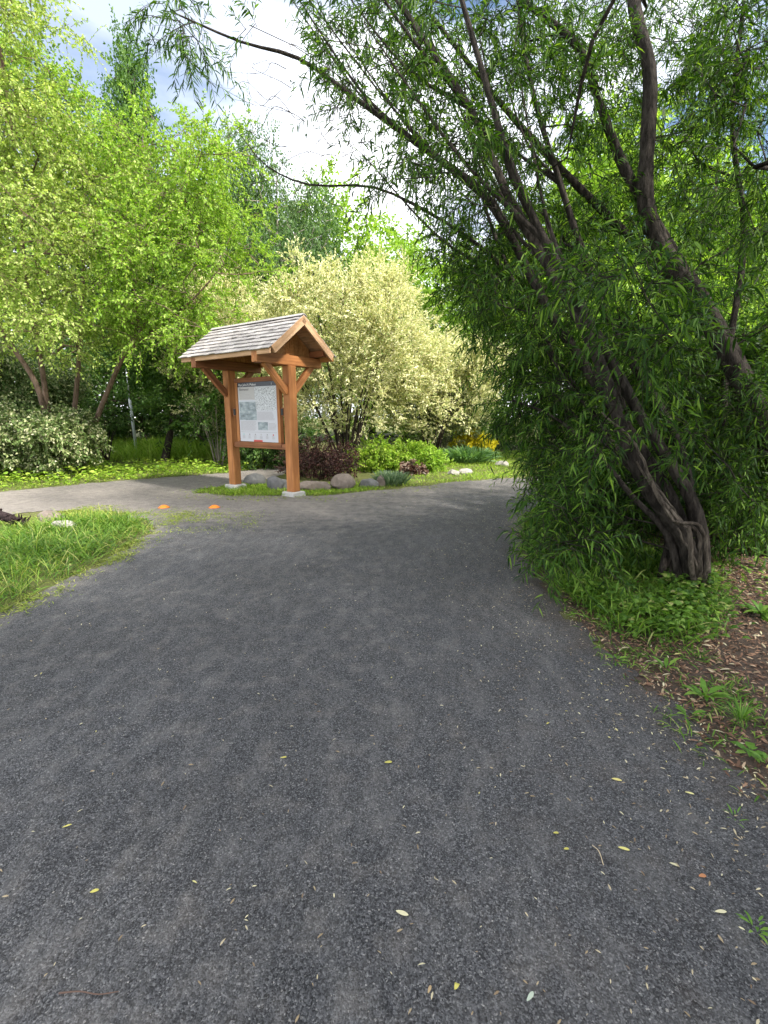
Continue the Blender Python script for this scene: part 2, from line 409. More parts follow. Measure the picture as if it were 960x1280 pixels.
def ground_mat():
    m, n, l, b = newmat('soil_and_turf'); v = mapped(n, l)
    t = noise(n, l, 1.4, 8, v); t2 = noise(n, l, 30, 4, v)
    r = ramp(n, [(.3, (.06, .075, .025)), (.55, (.11, .12, .045)), (.75, (.17, .15, .085))]); l.new(t.outputs['Fac'], r.inputs[0])
    l.new(mixc(n, l, .5, r.outputs[0], mixc(n, l, t2.outputs['Fac'], (.03, .035, .012), (.16, .17, .06))), b.inputs['Base Color'])
    b.inputs['Roughness'].default_value = .95; b.inputs['Specular IOR Level'].default_value = .1
    bump(n, l, b, t2.outputs['Fac'], .6, .03); return m
def gravel_mat():
    m, n, l, b = newmat('crushed_stone'); v = mapped(n, l)
    def vor(s):
        t = n.new('ShaderNodeTexVoronoi'); t.inputs['Scale'].default_value = s; l.new(v, t.inputs['Vector']); return t
    va, vb = vor(230), vor(115)
    def val(c):
        s = n.new('ShaderNodeSeparateColor'); l.new(c, s.inputs[0]); return s.outputs[0]
    ra = ramp(n, [(0, (.018, .0185, .020)), (.35, (.046, .047, .051)), (.7, (.080, .081, .086)), (.93, (.125, .126, .130)), (.985, (.17, .17, .17)), (1, (.26, .25, .24))]); l.new(val(va.outputs['Color']), ra.inputs[0])
    rb = ramp(n, [(0, (.55, .55, .56)), (.5, (.95, .95, .96)), (.96, (1.25, 1.25, 1.25)), (1, (1.6, 1.57, 1.55))]); l.new(val(vb.outputs['Color']), rb.inputs[0])
    stone = mixc(n, l, .8, ra.outputs[0], rb.outputs[0], 'MULTIPLY')
    # trodden, dusty bands that run along the walking direction, and darker damp patches
    vd = mapped(n, l, (1.9, .75, 1), rot=(0, 0, R(-40))); d1 = noise(n, l, 4.6, 9, vd, .68); d2 = noise(n, l, .5, 4, v); d3 = noise(n, l, 7, 6, v, .6)
    rd = ramp(n, [(.47, (0, 0, 0)), (.68, (1, 1, 1))]); l.new(d1.outputs['Fac'], rd.inputs[0])
    dust = mixc(n, l, d3.outputs['Fac'], (.115, .113, .112), (.235, .228, .222))
    f = n.new('ShaderNodeMath'); f.operation = 'MULTIPLY'; f.inputs[1].default_value = .34; l.new(rd.outputs[0], f.inputs[0])
    c = mixc(n, l, f.outputs[0], stone, dust)
    dk = ramp(n, [(.36, (.90, .90, .90)), (.62, (1.13, 1.13, 1.14))]); l.new(d2.outputs['Fac'], dk.inputs[0])
    c = mixc(n, l, 1.0, c, dk.outputs[0], 'MULTIPLY')
    br = ramp(n, [(.42, (0, 0, 0)), (.75, (1, 1, 1))]); l.new(noise(n, l, 2.2, 6, v).outputs['Fac'], br.inputs[0])
    fb = n.new('ShaderNodeMath'); fb.operation = 'MULTIPLY'; fb.inputs[1].default_value = .14; l.new(br.outputs[0], fb.inputs[0])
    c = mixc(n, l, fb.outputs[0], c, mixc(n, l, d3.outputs['Fac'], (.045, .040, .036), (.10, .09, .08)))
    # tan fines near the junction and along the edges
    at = n.new('ShaderNodeAttribute'); at.attribute_name = 'tan'
    ed = n.new('ShaderNodeAttribute'); ed.attribute_name = 'edge'
    mr = n.new('ShaderNodeMapRange'); mr.inputs[1].default_value = -.30; mr.inputs[2].default_value = .25; l.new(ed.outputs['Fac'], mr.inputs[0])
    mm = n.new('ShaderNodeMath'); mm.operation = 'MAXIMUM'; l.new(at.outputs['Fac'], mm.inputs[0]); l.new(mr.outputs[0], mm.inputs[1])
    ad = n.new('ShaderNodeMath'); ad.operation = 'ADD'; ad.inputs[1].default_value = -.5; l.new(d3.outputs['Fac'], ad.inputs[0])
    ad2 = n.new('ShaderNodeMath'); ad2.operation = 'MULTIPLY_ADD'; ad2.inputs[1].default_value = 1.2; l.new(ad.outputs[0], ad2.inputs[0]); l.new(mm.outputs[0], ad2.inputs[2]); ad2.use_clamp = True
    fm = n.new('ShaderNodeMath'); fm.operation = 'MULTIPLY'; fm.inputs[1].default_value = .8; l.new(ad2.outputs[0], fm.inputs[0])
    tan = mixc(n, l, .75, mixc(n, l, d3.outputs['Fac'], (.15, .132, .115), (.32, .29, .26)), rb.outputs[0], 'MULTIPLY')
    so = n.new('ShaderNodeAttribute'); so.attribute_name = 'soil'
    tan = mixc(n, l, so.outputs['Fac'], tan, mixc(n, l, .75, mixc(n, l, d3.outputs['Fac'], (.030, .022, .016), (.095, .070, .052)), rb.outputs[0], 'MULTIPLY'))
    c = mixc(n, l, fm.outputs[0], c, tan)
    l.new(c, b.inputs['Base Color']); b.inputs['Roughness'].default_value = .82; b.inputs['Specular IOR Level'].default_value = .25
    h = n.new('ShaderNodeMath'); h.operation = 'ADD'; l.new(va.outputs['Distance'], h.inputs[0]); l.new(vb.outputs['Distance'], h.inputs[1])
    k = bump(n, l, b, h.outputs[0], .7, .004); k.invert = True
    k2 = n.new('ShaderNodeBump'); k2.inputs['Strength'].default_value = .5; k2.inputs['Distance'].default_value = .05
    l.new(d3.outputs['Fac'], k2.inputs['Height']); l.new(k2.outputs[0], k.inputs['Normal'])
    return m
def mulch_mat():
    m, n, l, b = newmat('dark_mulch_soil'); v = mapped(n, l); t = noise(n, l, 35, 8, v, .7); t2 = noise(n, l, 2, 4, v)
    r = ramp(n, [(.3, (.035, .022, .016)), (.6, (.11, .066, .045)), (.8, (.22, .14, .10))]); l.new(t.outputs['Fac'], r.inputs[0])
    l.new(mixc(n, l, t2.outputs['Fac'], r.outputs[0], (.05, .04, .03)), b.inputs['Base Color']); b.inputs['Roughness'].default_value = .95
    bump(n, l, b, t.outputs['Fac'], .9, .02); return m
mb = MB(); g = np.linspace(-150, 150, 61); X, Y = np.meshgrid(g, g+100, indexing='ij'); idx = np.arange(61*61).reshape(61, 61)
mb.add(np.stack([X, Y, X*0], -1), np.stack([idx[:-1, :-1], idx[1:, :-1], idx[1:, 1:], idx[:-1, 1:]], -1).reshape(-1, 4))
tag(mb.build('ground', ground_mat()), kind='structure')
def tanmask(X, Y):
    s = np.clip((Y-6.0)/1.5, 0, 1)*np.clip((1.2-X)/2.5, 0, 1)
    s = s*(1-.30*np.clip((Y-9.2)/1.5, 0, 1)*(X < -2))
    return np.clip(s, 0, 1)+.35*np.clip((Y-8)/2, 0, 1)*(X > -1.5)
gp = sheet('gravel_path', PATH, .008, .05, gravel_mat(), .20, tanmask)
co = np.zeros(len(gp.data.vertices)*3, np.float32); gp.data.vertices.foreach_get('co', co); co = co.reshape(-1, 3)
a = gp.data.attributes.new('soil', 'FLOAT', 'POINT'); a.data.foreach_set('value', (np.clip((co[:, 0]-.2)/.5, 0, 1)*np.clip((7-co[:, 1])/.8, 0, 1)).astype(np.float32))
sheet('mulch_bed', MULCH, .004, .08, mulch_mat(), .10)
#SPLIT
# ------------------------------------------------------------------ information kiosk
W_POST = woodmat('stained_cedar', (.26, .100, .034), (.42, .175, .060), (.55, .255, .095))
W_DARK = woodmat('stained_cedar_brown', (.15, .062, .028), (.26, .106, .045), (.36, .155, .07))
W_RAW = woodmat('pale_cedar', (.36, .21, .11), (.52, .33, .19), (.64, .45, .29), .7)
W_GABLE = woodmat('honey_cedar', (.36, .165, .055), (.52, .26, .09), (.64, .36, .14))
W_SHIN = None
def shingle_mat():
    m, n, l, b = newmat('weathered_shingle')
    g = n.new('ShaderNodeNewGeometry'); r = ramp(n, [(0, (.28, .262, .258)), (.5, (.355, .335, .33)), (1, (.44, .42, .41))]); l.new(g.outputs['Random Per Island'], r.inputs[0])
    t = noise(n, l, 1.0, 6, mapped(n, l, (40, 5, 5)), .65)
    d = ramp(n, [(.3, (.80, .78, .78)), (.65, (1.06, 1.06, 1.06))]); l.new(t.outputs['Fac'], d.inputs[0])
    l.new(mixc(n, l, 1.0, r.outputs[0], d.outputs[0], 'MULTIPLY'), b.inputs['Base Color']); b.inputs['Roughness'].default_value = .55
    bump(n, l, b, t.outputs['Fac'], .3, .004); return m
W_SHIN = shingle_mat()
CONC = plain('cast_concrete', (.42, .41, .39), .9, 0, .12, 25)
BLACK = plain('black_iron', (.012, .012, .014), .45, .3)
YAW = 0.617
kiosk = empty('information_kiosk', (-2.412, 9.485, 0), -YAW)
tag(kiosk, 'timber information kiosk with a shingled gable roof and a framed notice panel between two posts', 'kiosk')
def timber(name, p0, p1, w, h, m, parent=kiosk, bev=.006, upv=(0, 0, 1)):
    """bevelled beam from p0 to p1 whose own X axis is its grain; w across, h along upv"""
    p0, p1 = Vector(p0), Vector(p1); ax = (p1-p0); ln = ax.length; ax.normalize()
    up = Vector(upv); up = (up-ax*up.dot(ax)); 
    if up.length < 1e-4: up = Vector((0, 1, 0))
    up.normalize(); sd = up.cross(ax)
    bm = bmesh.new(); bmesh.ops.create_cube(bm, size=1.0)
    bmesh.ops.scale(bm, vec=(ln, w, h), verts=bm.verts)
    if bev: bmesh.ops.bevel(bm, geom=bm.edges[:], offset=bev, segments=1, affect='EDGES')
    me = bpy.data.meshes.new(name); bm.to_mesh(me); bm.free(); me.materials.append(m)
    o = bpy.data.objects.new(name, me); C.objects.link(o); o.parent = parent
    M = Matrix.Identity(4)
    for i, vv in enumerate((ax, sd, up)):
        for k in range(3): M[k][i] = vv[k]
    M.translation = (p0+p1)/2; o.matrix_local = M
    return o
S2, RL2, EV, ZE, ZR = .858, 1.241, .775, 2.60, 3.20
sl = math.atan2(ZR-ZE, EV)
for sx in (-1, 1):
    timber('post', (sx*S2, 0, .085), (sx*S2, 0, 2.372), .18, .18, W_POST, upv=(1, 0, 0), bev=.010)
    mb = MB()                                                     # concrete footing, slightly tapered, chamfered
    V = [];
    for z, h in ((-.05, .165), (.075, .150), (.087, .138)):
        V += [(sx*S2+a*h, b*h, z) for a, b in ((-1, -1), (1, -1), (1, 1), (-1, 1))]
    f = [[i*4+j, i*4+(j+1) % 4, i*4+4+(j+1) % 4, i*4+4+j] for i in range(2) for j in range(4)]+[[8, 9, 10, 11]]
    mb.add(V, np.array(f)); mb.build('footing', CONC, kiosk)
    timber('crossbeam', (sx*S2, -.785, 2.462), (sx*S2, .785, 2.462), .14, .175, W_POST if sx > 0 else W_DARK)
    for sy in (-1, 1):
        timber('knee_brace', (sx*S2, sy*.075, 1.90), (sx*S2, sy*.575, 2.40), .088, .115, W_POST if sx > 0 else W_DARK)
for sy in (-1, 1):                                                # eave plates and ridge beam under the roof
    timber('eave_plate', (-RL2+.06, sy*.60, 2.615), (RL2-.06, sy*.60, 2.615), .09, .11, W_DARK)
timber('ridge_beam', (-RL2+.05, 0, 3.075), (RL2-.05, 0, 3.075), .08, .13, W_GABLE)
for sx in (-1, 1):                                                # gable of upright boards
    mb = MB(); nb = 11; hw = .60
    for i in range(nb):
        y0, y1 = -hw+2*hw*i/nb+.003, -hw+2*hw*(i+1)/nb-.003
        z0 = 2.551
        top = lambda y: ZR-.075-abs(y)*math.tan(sl)
        x0, x1 = sx*(S2-.045), sx*(S2-.020)
        ys = [y0, y1] if y0*y1 > 0 else [y0, 0, y1]
        pr = [(y0, z0), (y1, z0)]+[(y, max(z0+.01, top(y))) for y in ys[::-1]]; k = len(pr)
        V = [(x, y, z) for x in (x0, x1) for y, z in pr]
        mb.add(V, np.array([list(range(k))[::-1]]), np.array([list(range(k, 2*k))]), np.array([[j, (j+1) % k, k+(j+1) % k, k+j] for j in range(k)]))
    o = mb.build('gable_panel', W_GABLE, kiosk)
    for sy in (-1, 1):                                            # bargeboards
        e = Vector((0, sy*math.cos(sl), -math.sin(sl))); nrm = Vector((0, sy*math.sin(sl), math.cos(sl)))
        top = Vector((sx*(RL2+.019), sy*.02, ZR-.012)); L = EV/math.cos(sl)
        timber('bargeboard', top-nrm*.075, top+e*(L-.03)-nrm*.075, .036, .13, W_RAW, upv=tuple(nrm), bev=.004)
rng = np.random.default_rng(5)
for sy in (-1, 1):
    e = Vector((0, sy*math.cos(sl), -math.sin(sl))); nrm = Vector((0, sy*math.sin(sl), math.cos(sl)))
    ridge = Vector((0, 0, ZR-.03)); L = EV/math.cos(sl)
    M = Matrix.Identity(4)
    for k in range(3): M[k][0] = (1, 0, 0)[k]; M[k][1] = e[k]; M[k][2] = nrm[k]
    M.translation = ridge
    mb = MB()                                                     # deck of long boards: its underside is the soffit
    for i in range(7):
        mb.box((-RL2, .02+L*i/7+.002, -.022), (RL2, .02+L*(i+1)/7-.002, 0), M=M)
    mb.build('roof_deck', W_RAW, kiosk)
    mb = MB(); nc = 8; ex = (L+.03)/nc
    for c in range(nc):
        x = -RL2-.03-rng.random()*.1
        while x < RL2+.02:
            w = .10+.12*rng.random(); a, b_ = max(x, -RL2-.03), min(x+w-.004, RL2+.03)
            if b_-a > .02:
                j = rng.normal()*.003; y0, y1 = c*ex-.03, (c+1)*ex+.012+rng.normal()*.004
                zb = .004+rng.random()*.003
                V = [(a, y0, zb), (b_, y0, zb), (b_, y1, zb+.016+j), (a, y1, zb+.016+j), (a, y0, zb+.006), (b_, y0, zb+.006), (b_, y1, zb+.031+j), (a, y1, zb+.031+j)]
                V = (np.array(V)@np.array(M)[:3, :3].T)+np.array(M)[:3, 3]
                mb.add(V, np.array([[0, 3, 2, 1], [4, 5, 6, 7], [0, 1, 5, 4], [1, 2, 6, 5], [2, 3, 7, 6], [3, 0, 4, 7]]))
            x += w
    mb.build('shingle_roof', W_SHIN, kiosk)
    timber('ridge_cap', tuple(Vector((-RL2-.035, 0, ZR+.012))+e*.045+nrm*.012), tuple(Vector((RL2+.035, 0, ZR+.012))+e*.045+nrm*.012), .07, .010, W_SHIN, upv=tuple(nrm), bev=.002)
    timber('fascia', (-RL2, sy*(EV-.010), ZE-.062), (RL2, sy*(EV-.010), ZE-.062), .035, .105, W_RAW if sy < 0 else W_GABLE)
# notice board hung between the posts
PW, PB, PT, PY = 1.10, .992, 2.122, -.045
board = empty('notice_board', (0, 0, 0)); board.parent = kiosk
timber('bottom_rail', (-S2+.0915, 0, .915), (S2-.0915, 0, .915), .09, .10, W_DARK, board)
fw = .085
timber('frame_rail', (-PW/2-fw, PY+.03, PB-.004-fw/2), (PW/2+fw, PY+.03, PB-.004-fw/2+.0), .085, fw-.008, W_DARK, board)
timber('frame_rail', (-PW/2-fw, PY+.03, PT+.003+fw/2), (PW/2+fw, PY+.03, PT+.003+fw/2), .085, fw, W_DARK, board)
for sx in (-1, 1):
    timber('frame_stile', (sx*(PW/2+.003+fw/2), PY+.03, PB-.003), (sx*(PW/2+.003+fw/2), PY+.03, PT+.003), .085, fw-.006, W_POST, board, upv=(1, 0, 0))
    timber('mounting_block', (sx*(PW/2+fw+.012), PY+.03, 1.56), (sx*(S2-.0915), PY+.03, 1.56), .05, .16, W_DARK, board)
    timber('hinge', (sx*(PW/2+fw+.05), PY-.004, 1.50), (sx*(PW/2+fw+.05), PY-.004, 1.62), .012, .06, BLACK, board, bev=.002, upv=(1, 0, 0))
def panel_base():
    m, n, l, b = newmat('printed_panel'); b.inputs['Base Color'].default_value = (.52, .53, .58, 1); b.inputs['Roughness'].default_value = .32; return m
def flat(name, col, rough=.35):
    m, n, l, b = newmat(name); b.inputs['Base Color'].default_value = (*col, 1); b.inputs['Roughness'].default_value = rough; return m
P_BASE = panel_base(); P_HEAD = flat('print_navy', (.035, .038, .055)); P_GREY = flat('print_grey', (.30, .30, .31)); P_TXT = flat('print_text_grey', (.34, .32, .34)); P_INK = flat('print_ink', (.07, .07, .08))
P_WHITE = flat('print_white', (.75, .76, .78)); P_RED = flat('print_red', (.48, .06, .05)); P_BEIGE = flat('print_warm_grey', (.43, .42, .42)); P_TEAL = flat('print_teal', (.30, .50, .52))
def map_mat():
    m, n, l, b = newmat('print_plan'); v = mapped(n, l, (1, 1, 1)); t = n.new('ShaderNodeTexVoronoi'); t.feature = 'DISTANCE_TO_EDGE'; t.inputs['Scale'].default_value = 26; l.new(v, t.inputs['Vector'])
    r = ramp(n, [(.02, (.62, .64, .67)), (.12, (.40, .42, .45))]); l.new(t.outputs['Distance'], r.inputs[0])
    t2 = noise(n, l, 45, 3, v); r2 = ramp(n, [(.36, (.25, .26, .28)), (.47, (1.1, 1.1, 1.1))]); l.new(t2.outputs['Fac'], r2.inputs[0])
    l.new(mixc(n, l, 1, r.outputs[0], r2.outputs[0], 'MULTIPLY'), b.inputs['Base Color']); b.inputs['Roughness'].default_value = .35; return m
def photo_mat(seed):
    m, n, l, b = newmat('print_landscape'); v = mapped(n, l, (3, 3, 7)); t = noise(n, l, 2.2, 8, v, .6)
    r = ramp(n, [(.3, (.10, .13, .15)), (.5, (.25, .30, .33)), (.75, (.48, .53, .57))]); l.new(t.outputs['Fac'], r.inputs[0]); l.new(r.outputs[0], b.inputs['Base Color']); b.inputs['Roughness'].default_value = .35; return m
mb = MB(); mb.box((-PW/2, PY, PB), (PW/2, PY+.02, PT)); mb.build('sign_panel', P_BASE, board)
pan = board.children[-1] if False else [c for c in bpy.data.objects if c.name.startswith('sign_panel')][0]
def pr(name, x0, x1, y0, y1, m, d=.002):           # printed field, panel fractions from the top left
    mb = MB(); X0, X1 = -PW/2+PW*x0, -PW/2+PW*x1; Z0, Z1 = PT-(PT-PB)*y1, PT-(PT-PB)*y0
    mb.box((X0, PY-d, Z0), (X1, PY-.0005, Z1)); return mb.build(name, m, pan)
pr('title_bar', 0, 1, 0, .075, P_HEAD); pr('introduction_field', .0, .445, .075, .29, P_BEIGE); pr('park_plan', .455, .985, .085, .47, map_mat())
o = pr('landscape_photo', .02, .475, .325, .635, photo_mat(1)); pr('sky_strip', .02, .475, .305, .385, flat('print_pale_blue', (.50, .54, .60)), .0015)
pr('small_photo', .50, .755, .665, .80, photo_mat(2)); pr('rule_line', .02, .98, .835, .839, P_GREY)
pr('red_tab', .37, .60, .968, 1.0, P_RED)
def text(body, x, y, size, m, wide=1.0):
    cu = bpy.data.curves.new('lettering', 'FONT'); cu.body = body; cu.size = size; cu.materials.append(m); cu.extrude = .0006
    tmp = bpy.data.objects.new('lettering_source', cu); C.objects.link(tmp); me = bpy.data.meshes.new_from_object(tmp)
    bpy.data.objects.remove(tmp); o = bpy.data.objects.new('lettering', me); C.objects.link(o); o.parent = pan
    o.location = (-PW/2+PW*x, PY-.0035, PT-(PT-PB)*y); o.rotation_euler = (R(90), 0, 0); o.scale = (wide, 1, 1)
    return o
text('Parc John-H.-Molson', .03, .058, .066, P_WHITE, .92); text('i', .88, .060, .075, P_WHITE)
text('Bienvenue!', .045, .135, .062, P_INK)
mb = MB()
rng = np.random.default_rng(9)
def lines(x0, x1, y0, y1, dy):
    y = y0; mb = MB()
    while y < y1:
        X0, X1 = -PW/2+PW*x0, -PW/2+PW*(x1-rng.random()*.06*(x1-x0)*4); Z = PT-(PT-PB)*y
        x = X0
        while x < X1:                                          # word-length dashes: print too small to read
            w = .012+.03*rng.random(); mb.box((x, PY-.003, Z-.0035), (min(x+w, X1), PY-.0004, Z+.0035)); x += w+.007
        y += dy
    mb.build('text_block', P_TXT, pan)
lines(.045, .22, .175, .19, .03); lines(.045, .38, .205, .235, .022); lines(.045, .43, .255, .285, .016); lines(.49, .97, .50, .635, .018); lines(.03, .46, .66, .82, .018); lines(.78, .97, .69, .81, .02)
for i in range(6): lines(.07+.155*i, .14+.155*i, .905, .945, .018)
for i, m in enumerate((P_TEAL, P_GREY, P_GREY, P_BEIGE, P_GREY, P_RED)):
    a = .105+.155*i; t = np.arange(12)*2*np.pi/12; mb = MB(); r_ = .016
    V = [(-PW/2+PW*a+r_*math.cos(q), yy, PT-(PT-PB)*.878+r_*math.sin(q)) for yy in (PY-.002, PY-.0005) for q in t]
    mb.add(V, np.array([list(range(12))]), np.array([list(range(12, 24))[::-1]]), np.array([[j, (j+1) % 12, 12+(j+1) % 12, 12+j] for j in range(12)])); mb.build('pictogram', m, pan)

# ------------------------------------------------------------------ rocks
def rock_mat(name, a, b_):
    m, n, l, b = newmat(name); v = mapped(n, l); t = noise(n, l, 9, 9, v, .65); t2 = noise(n, l, 60, 4, v)
    r = ramp(n, [(.3, a), (.7, b_)]); l.new(t.outputs['Fac'], r.inputs[0])
    l.new(mixc(n, l, .35, r.outputs[0], mixc(n, l, t2.outputs['Fac'], tuple(x*.4 for x in a), b_)), b.inputs['Base Color']); b.inputs['Roughness'].default_value = .88
    bump(n, l, b, t.outputs['Fac'], .6, .04); return m
RK_BR = rock_mat('rock_brown', (.11, .088, .075), (.235, .195, .165)); RK_GY = rock_mat('rock_grey', (.085, .088, .09), (.19, .19, .185)); RK_DK = rock_mat('rock_dark', (.055, .058, .065), (.14, .14, .145)); RK_PL = rock_mat('rock_pale', (.20, .19, .17), (.36, .345, .31))
def rock(px, py, wpx, hpx, m, seed, label, dep=.8, Y=None):
    g = G(px, py); s = g[1]/FPX; hw, h = wpx*s*.5, hpx*s
    rng = np.random.default_rng(seed); bm = bmesh.new(); bmesh.ops.create_icosphere(bm, subdivisions=4, radius=1.0)
    ax = unit(rng.normal(size=(9, 3))); of = .62+.3*rng.random(9)
    for v in bm.verts:
        p = np.array(v.co); 
        for a, o_ in zip(ax, of):                                # flat broken faces
            q = p@a
            if q > o_: p = p-a*(q-o_)*.85
        p = p*(1+.05*math.sin(7*p[0]+seed)*math.cos(6*p[1]))+rng.normal(size=3)*.006
        v.co = (p[0]*hw, p[1]*hw*dep, p[2]*h*.68+h*.30)
    me = bpy.data.meshes.new('rock'); bm.to_mesh(me); bm.free(); me.materials.append(m)
    for p in me.polygons: p.use_smooth = True
    o = bpy.data.objects.new('rock', me); C.objects.link(o); o.location = (g[0], g[1]+hw*dep*.5, 0); o.rotation_euler = (0, 0, rng.random()*.5-.25)
    tag(o, label, 'rock'); return o
rock(343, 612, 25, 18, RK_DK, 1, 'dark grey boulder just right of the left kiosk post')
rock(317, 607, 28, 16, RK_GY, 2, 'lumpy grey boulder behind the dark one near the left kiosk post')
rock(352, 611, 18, 13, RK_GY, 3, 'small pale grey stone close beside the right kiosk post')
rock(391, 614, 46, 14, RK_BR, 4, 'long low tan stone just right of the right kiosk post', .5)
rock(428, 612, 34, 20, RK_BR, 5, 'rounded brown boulder in front of the dark red bush')
rock(461, 610, 26, 12, RK_GY, 6, 'low grey stone between the brown boulder and the silvery tuft', .6)
rock(476, 609, 11, 15, RK_BR, 7, 'small upright brown stone at the foot of the silvery tuft')
rock(567, 594, 16, 8, RK_PL, 8, 'pale flat stone in the grass below the strap-leaved clump')
rock(582, 593, 18, 8, RK_PL, 9, 'longer pale stone beside the flat one in the flower bed grass', .5)
rock(628, 583, 18, 7, RK_PL, 10, 'pale stone lying in the grass beyond the path near the willow leaves', .6)
rock(60, 656, 36, 18, RK_BR, 11, 'rounded brownish boulder in the long grass of the left verge')
rock(78, 666, 42, 16, RK_PL, 12, 'whitish flat boulder in front of the brownish one on the left verge', .5)

# ------------------------------------------------------------------ small hardware: marker discs, pole, dead root
ORANGE = plain('orange_plastic', (.85, .22, .02), .5, 0, .08, 60)
for (px, py), lab in (((205, 635), 'flat orange marker cone on the gravel, the one farther from the kiosk'), ((268, 635), 'flat orange marker cone on the gravel, the one nearer the kiosk')):
    g = G(px, py); mb = MB(); prof = [(.098, .0), (.100, .006), (.085, .016), (.062, .040), (.040, .060), (.030, .064), (.026, .060), (.026, .03)]; k = 24
    th = np.arange(k)*2*np.pi/k
    V = [(r_*.92*math.cos(t), r_*.92*math.sin(t), z*.62) for r_, z in prof for t in th]
    q = [[i*k+j, i*k+(j+1) % k, (i+1)*k+(j+1) % k, (i+1)*k+j] for i in range(len(prof)-1) for j in range(k)]
    mb.add(V, np.array(q)); o = mb.build('marker_cone', ORANGE, None, True); o.location = (g[0], g[1], .009)
    tag(o, lab, 'marker cone', 'orange marker cones on the gravel')
POLE = plain('white_paint', (.62, .66, .70), .4, 0, .08, 20)
p = U(171, 565, 17.0); pole = empty('marker_pole', (p[0], p[1], 0), 0); tag(pole, 'slim whitish metal pole standing in the tall grass among the trees', 'pole')
mb = MB(); mb.tube([(0, 0, -.1), (-.03, 0, 1.0), (-.06, 0, 2.05)], .048, 10); mb.build('sleeve', POLE, pole, True)
mb = MB(); mb.tube([(-.06, 0, 2.03), (-.075, 0, 3.05)], .026, 8); mb.build('mast', POLE, pole, True)
rng = np.random.default_rng(21)
g = G(12, 664); root = empty('dead_root', (g[0], g[1], 0)); tag(root, 'dark gnarled dead root lying in the grass at the left', 'dead root')
mb = MB(); main = stem([(-.55, .1, .05), (-.2, .05, .22), (.05, 0, .16), (.24, -.03, .10)], 16); mb.tube(main, .075*(1+.2*rng.normal(size=len(main)))*np.linspace(1.1, .45, len(main)), 9)
for i in range(46):
    b0 = main[rng.integers(2, len(main))]; d = unit(rng.normal(size=3)+np.array([.3, 0, .3])); mb.tube(stem([b0, b0+d*.07, b0+d*.10+rng.normal(size=3)*.03], 6), np.linspace(.022, .004, 5), 5)
mb.build('root_wood', barkmat('bark_purplish', (.02, .013, .014), (.07, .05, .05), 14), root, True)
#SPLIT2
# ------------------------------------------------------------------ the willows on the right
wk = dict(k=6, tl=.42, nl=17, L=.090, W=.0135, kind='lance', spread=.62, droop=.30, up=.08, ang=.95, ldroop=.38, tr=.0034)
def pst(pts, r0, r1, n=18): return (stem([p if isinstance(p, np.ndarray) or p[2] < 0 else U(*p) for p in pts], n), r0, r1)
b1 = (*G(868, 738), -.05)
rng = np.random.default_rng(31)
st1 = [
    pst([b1, (858, 680, 3.95), (825, 630, 4.0), (790, 570, 4.1), (745, 440, 4.4), (690, 340, 4.7), (633, 240, 5.0), (587, 135, 5.2), (500, 5, 5.5), (450, -80, 5.8)], .088, .022, 30),
    pst([(b1[0]+.05, b1[1]+.12, -.05), (850, 650, 4.2), (800, 560, 4.4), (693, 400, 4.9), (613, 253, 5.3), (540, 193, 5.5), (440, 120, 5.7), (373, 73, 5.8), (300, 52, 5.9), (215, 15, 6.0)], .078, .008, 34),
    pst([(b1[0]+.12, b1[1]+.05, -.05), (870, 640, 4.1), (800, 520, 4.3), (730, 390, 4.5), (680, 300, 4.6), (640, 210, 4.7), (600, 80, 4.9), (560, -60, 5.1)], .072, .02, 28),
    pst([(b1[0]-.08, b1[1]+.2, -.05), (830, 650, 4.4), (770, 560, 4.7), (690, 440, 5.2), (640, 350, 5.5), (600, 308, 5.6), (540, 268, 5.8), (467, 234, 6.0), (387, 231, 6.1), (333, 207, 6.2), (300, 168, 6.3)], .052, .005, 34),
    pst([(b1[0]+.2, b1[1]+.25, -.05), (850, 560, 4.7), (760, 400, 5.2), (700, 230, 5.6), (660, 90, 5.9), (640, -60, 6.2)], .065, .02, 24),
    pst([(b1[0]-.1, b1[1]-.0, -.05), (835, 670, 4.0), (790, 620, 4.2), (740, 560, 4.5), (690, 520, 4.7), (640, 500, 4.9)], .045, .012, 20),
]
st1 = [(p, a*.85, b*.85) for p, a, b in st1]
for i in range(9):
    e = rng.random(); px, py = 640+150*e, 540-200*rng.random()+60*e; Yk = 4.7+.9*rng.random(); o_ = rng.normal(size=2)*.14
    st1.append(pst([np.array([b1[0]+o_[0]-.05, b1[1]+o_[1]+.12, -.05]), (845+rng.normal()*8, 650, 4.15+rng.random()*.3), (800+rng.normal()*14, 590, 4.3+.4*rng.random()), (px, py, Yk)], .022+.016*rng.random(), .008, 18))
nd = len(st1)
for i in range(5):                             # split, weathered dead stem: strands that part and break off
    q = rng.normal(size=(6, 2))*np.array([5, 5]); e = .35+.65*rng.random() if i else 1.0; o_ = rng.normal(size=2)*.022
    P_ = pst([np.array([b1[0]+.02+o_[0], b1[1]-.05+o_[1], -.05]), (872+q[0, 0], 706, 3.75+o_[1]), (866+q[1, 0], 664+q[1, 1], 3.73+o_[1]), (846+q[2, 0], 648+q[2, 1], 3.76+o_[1]), (818+q[3, 0], 610+q[3, 1], 3.85+o_[1]), (790+q[4, 0], 562+q[4, 1]*2, 4.0), (768+2*q[5, 0], 515, 4.15)], .027-.003*i, .008, 40)
    st1.append((P_[0][:max(12, int(len(P_[0])*e))]+rng.normal(size=(max(12, int(len(P_[0])*e)), 3))[:len(P_[0])]*.004, P_[1], P_[2]))
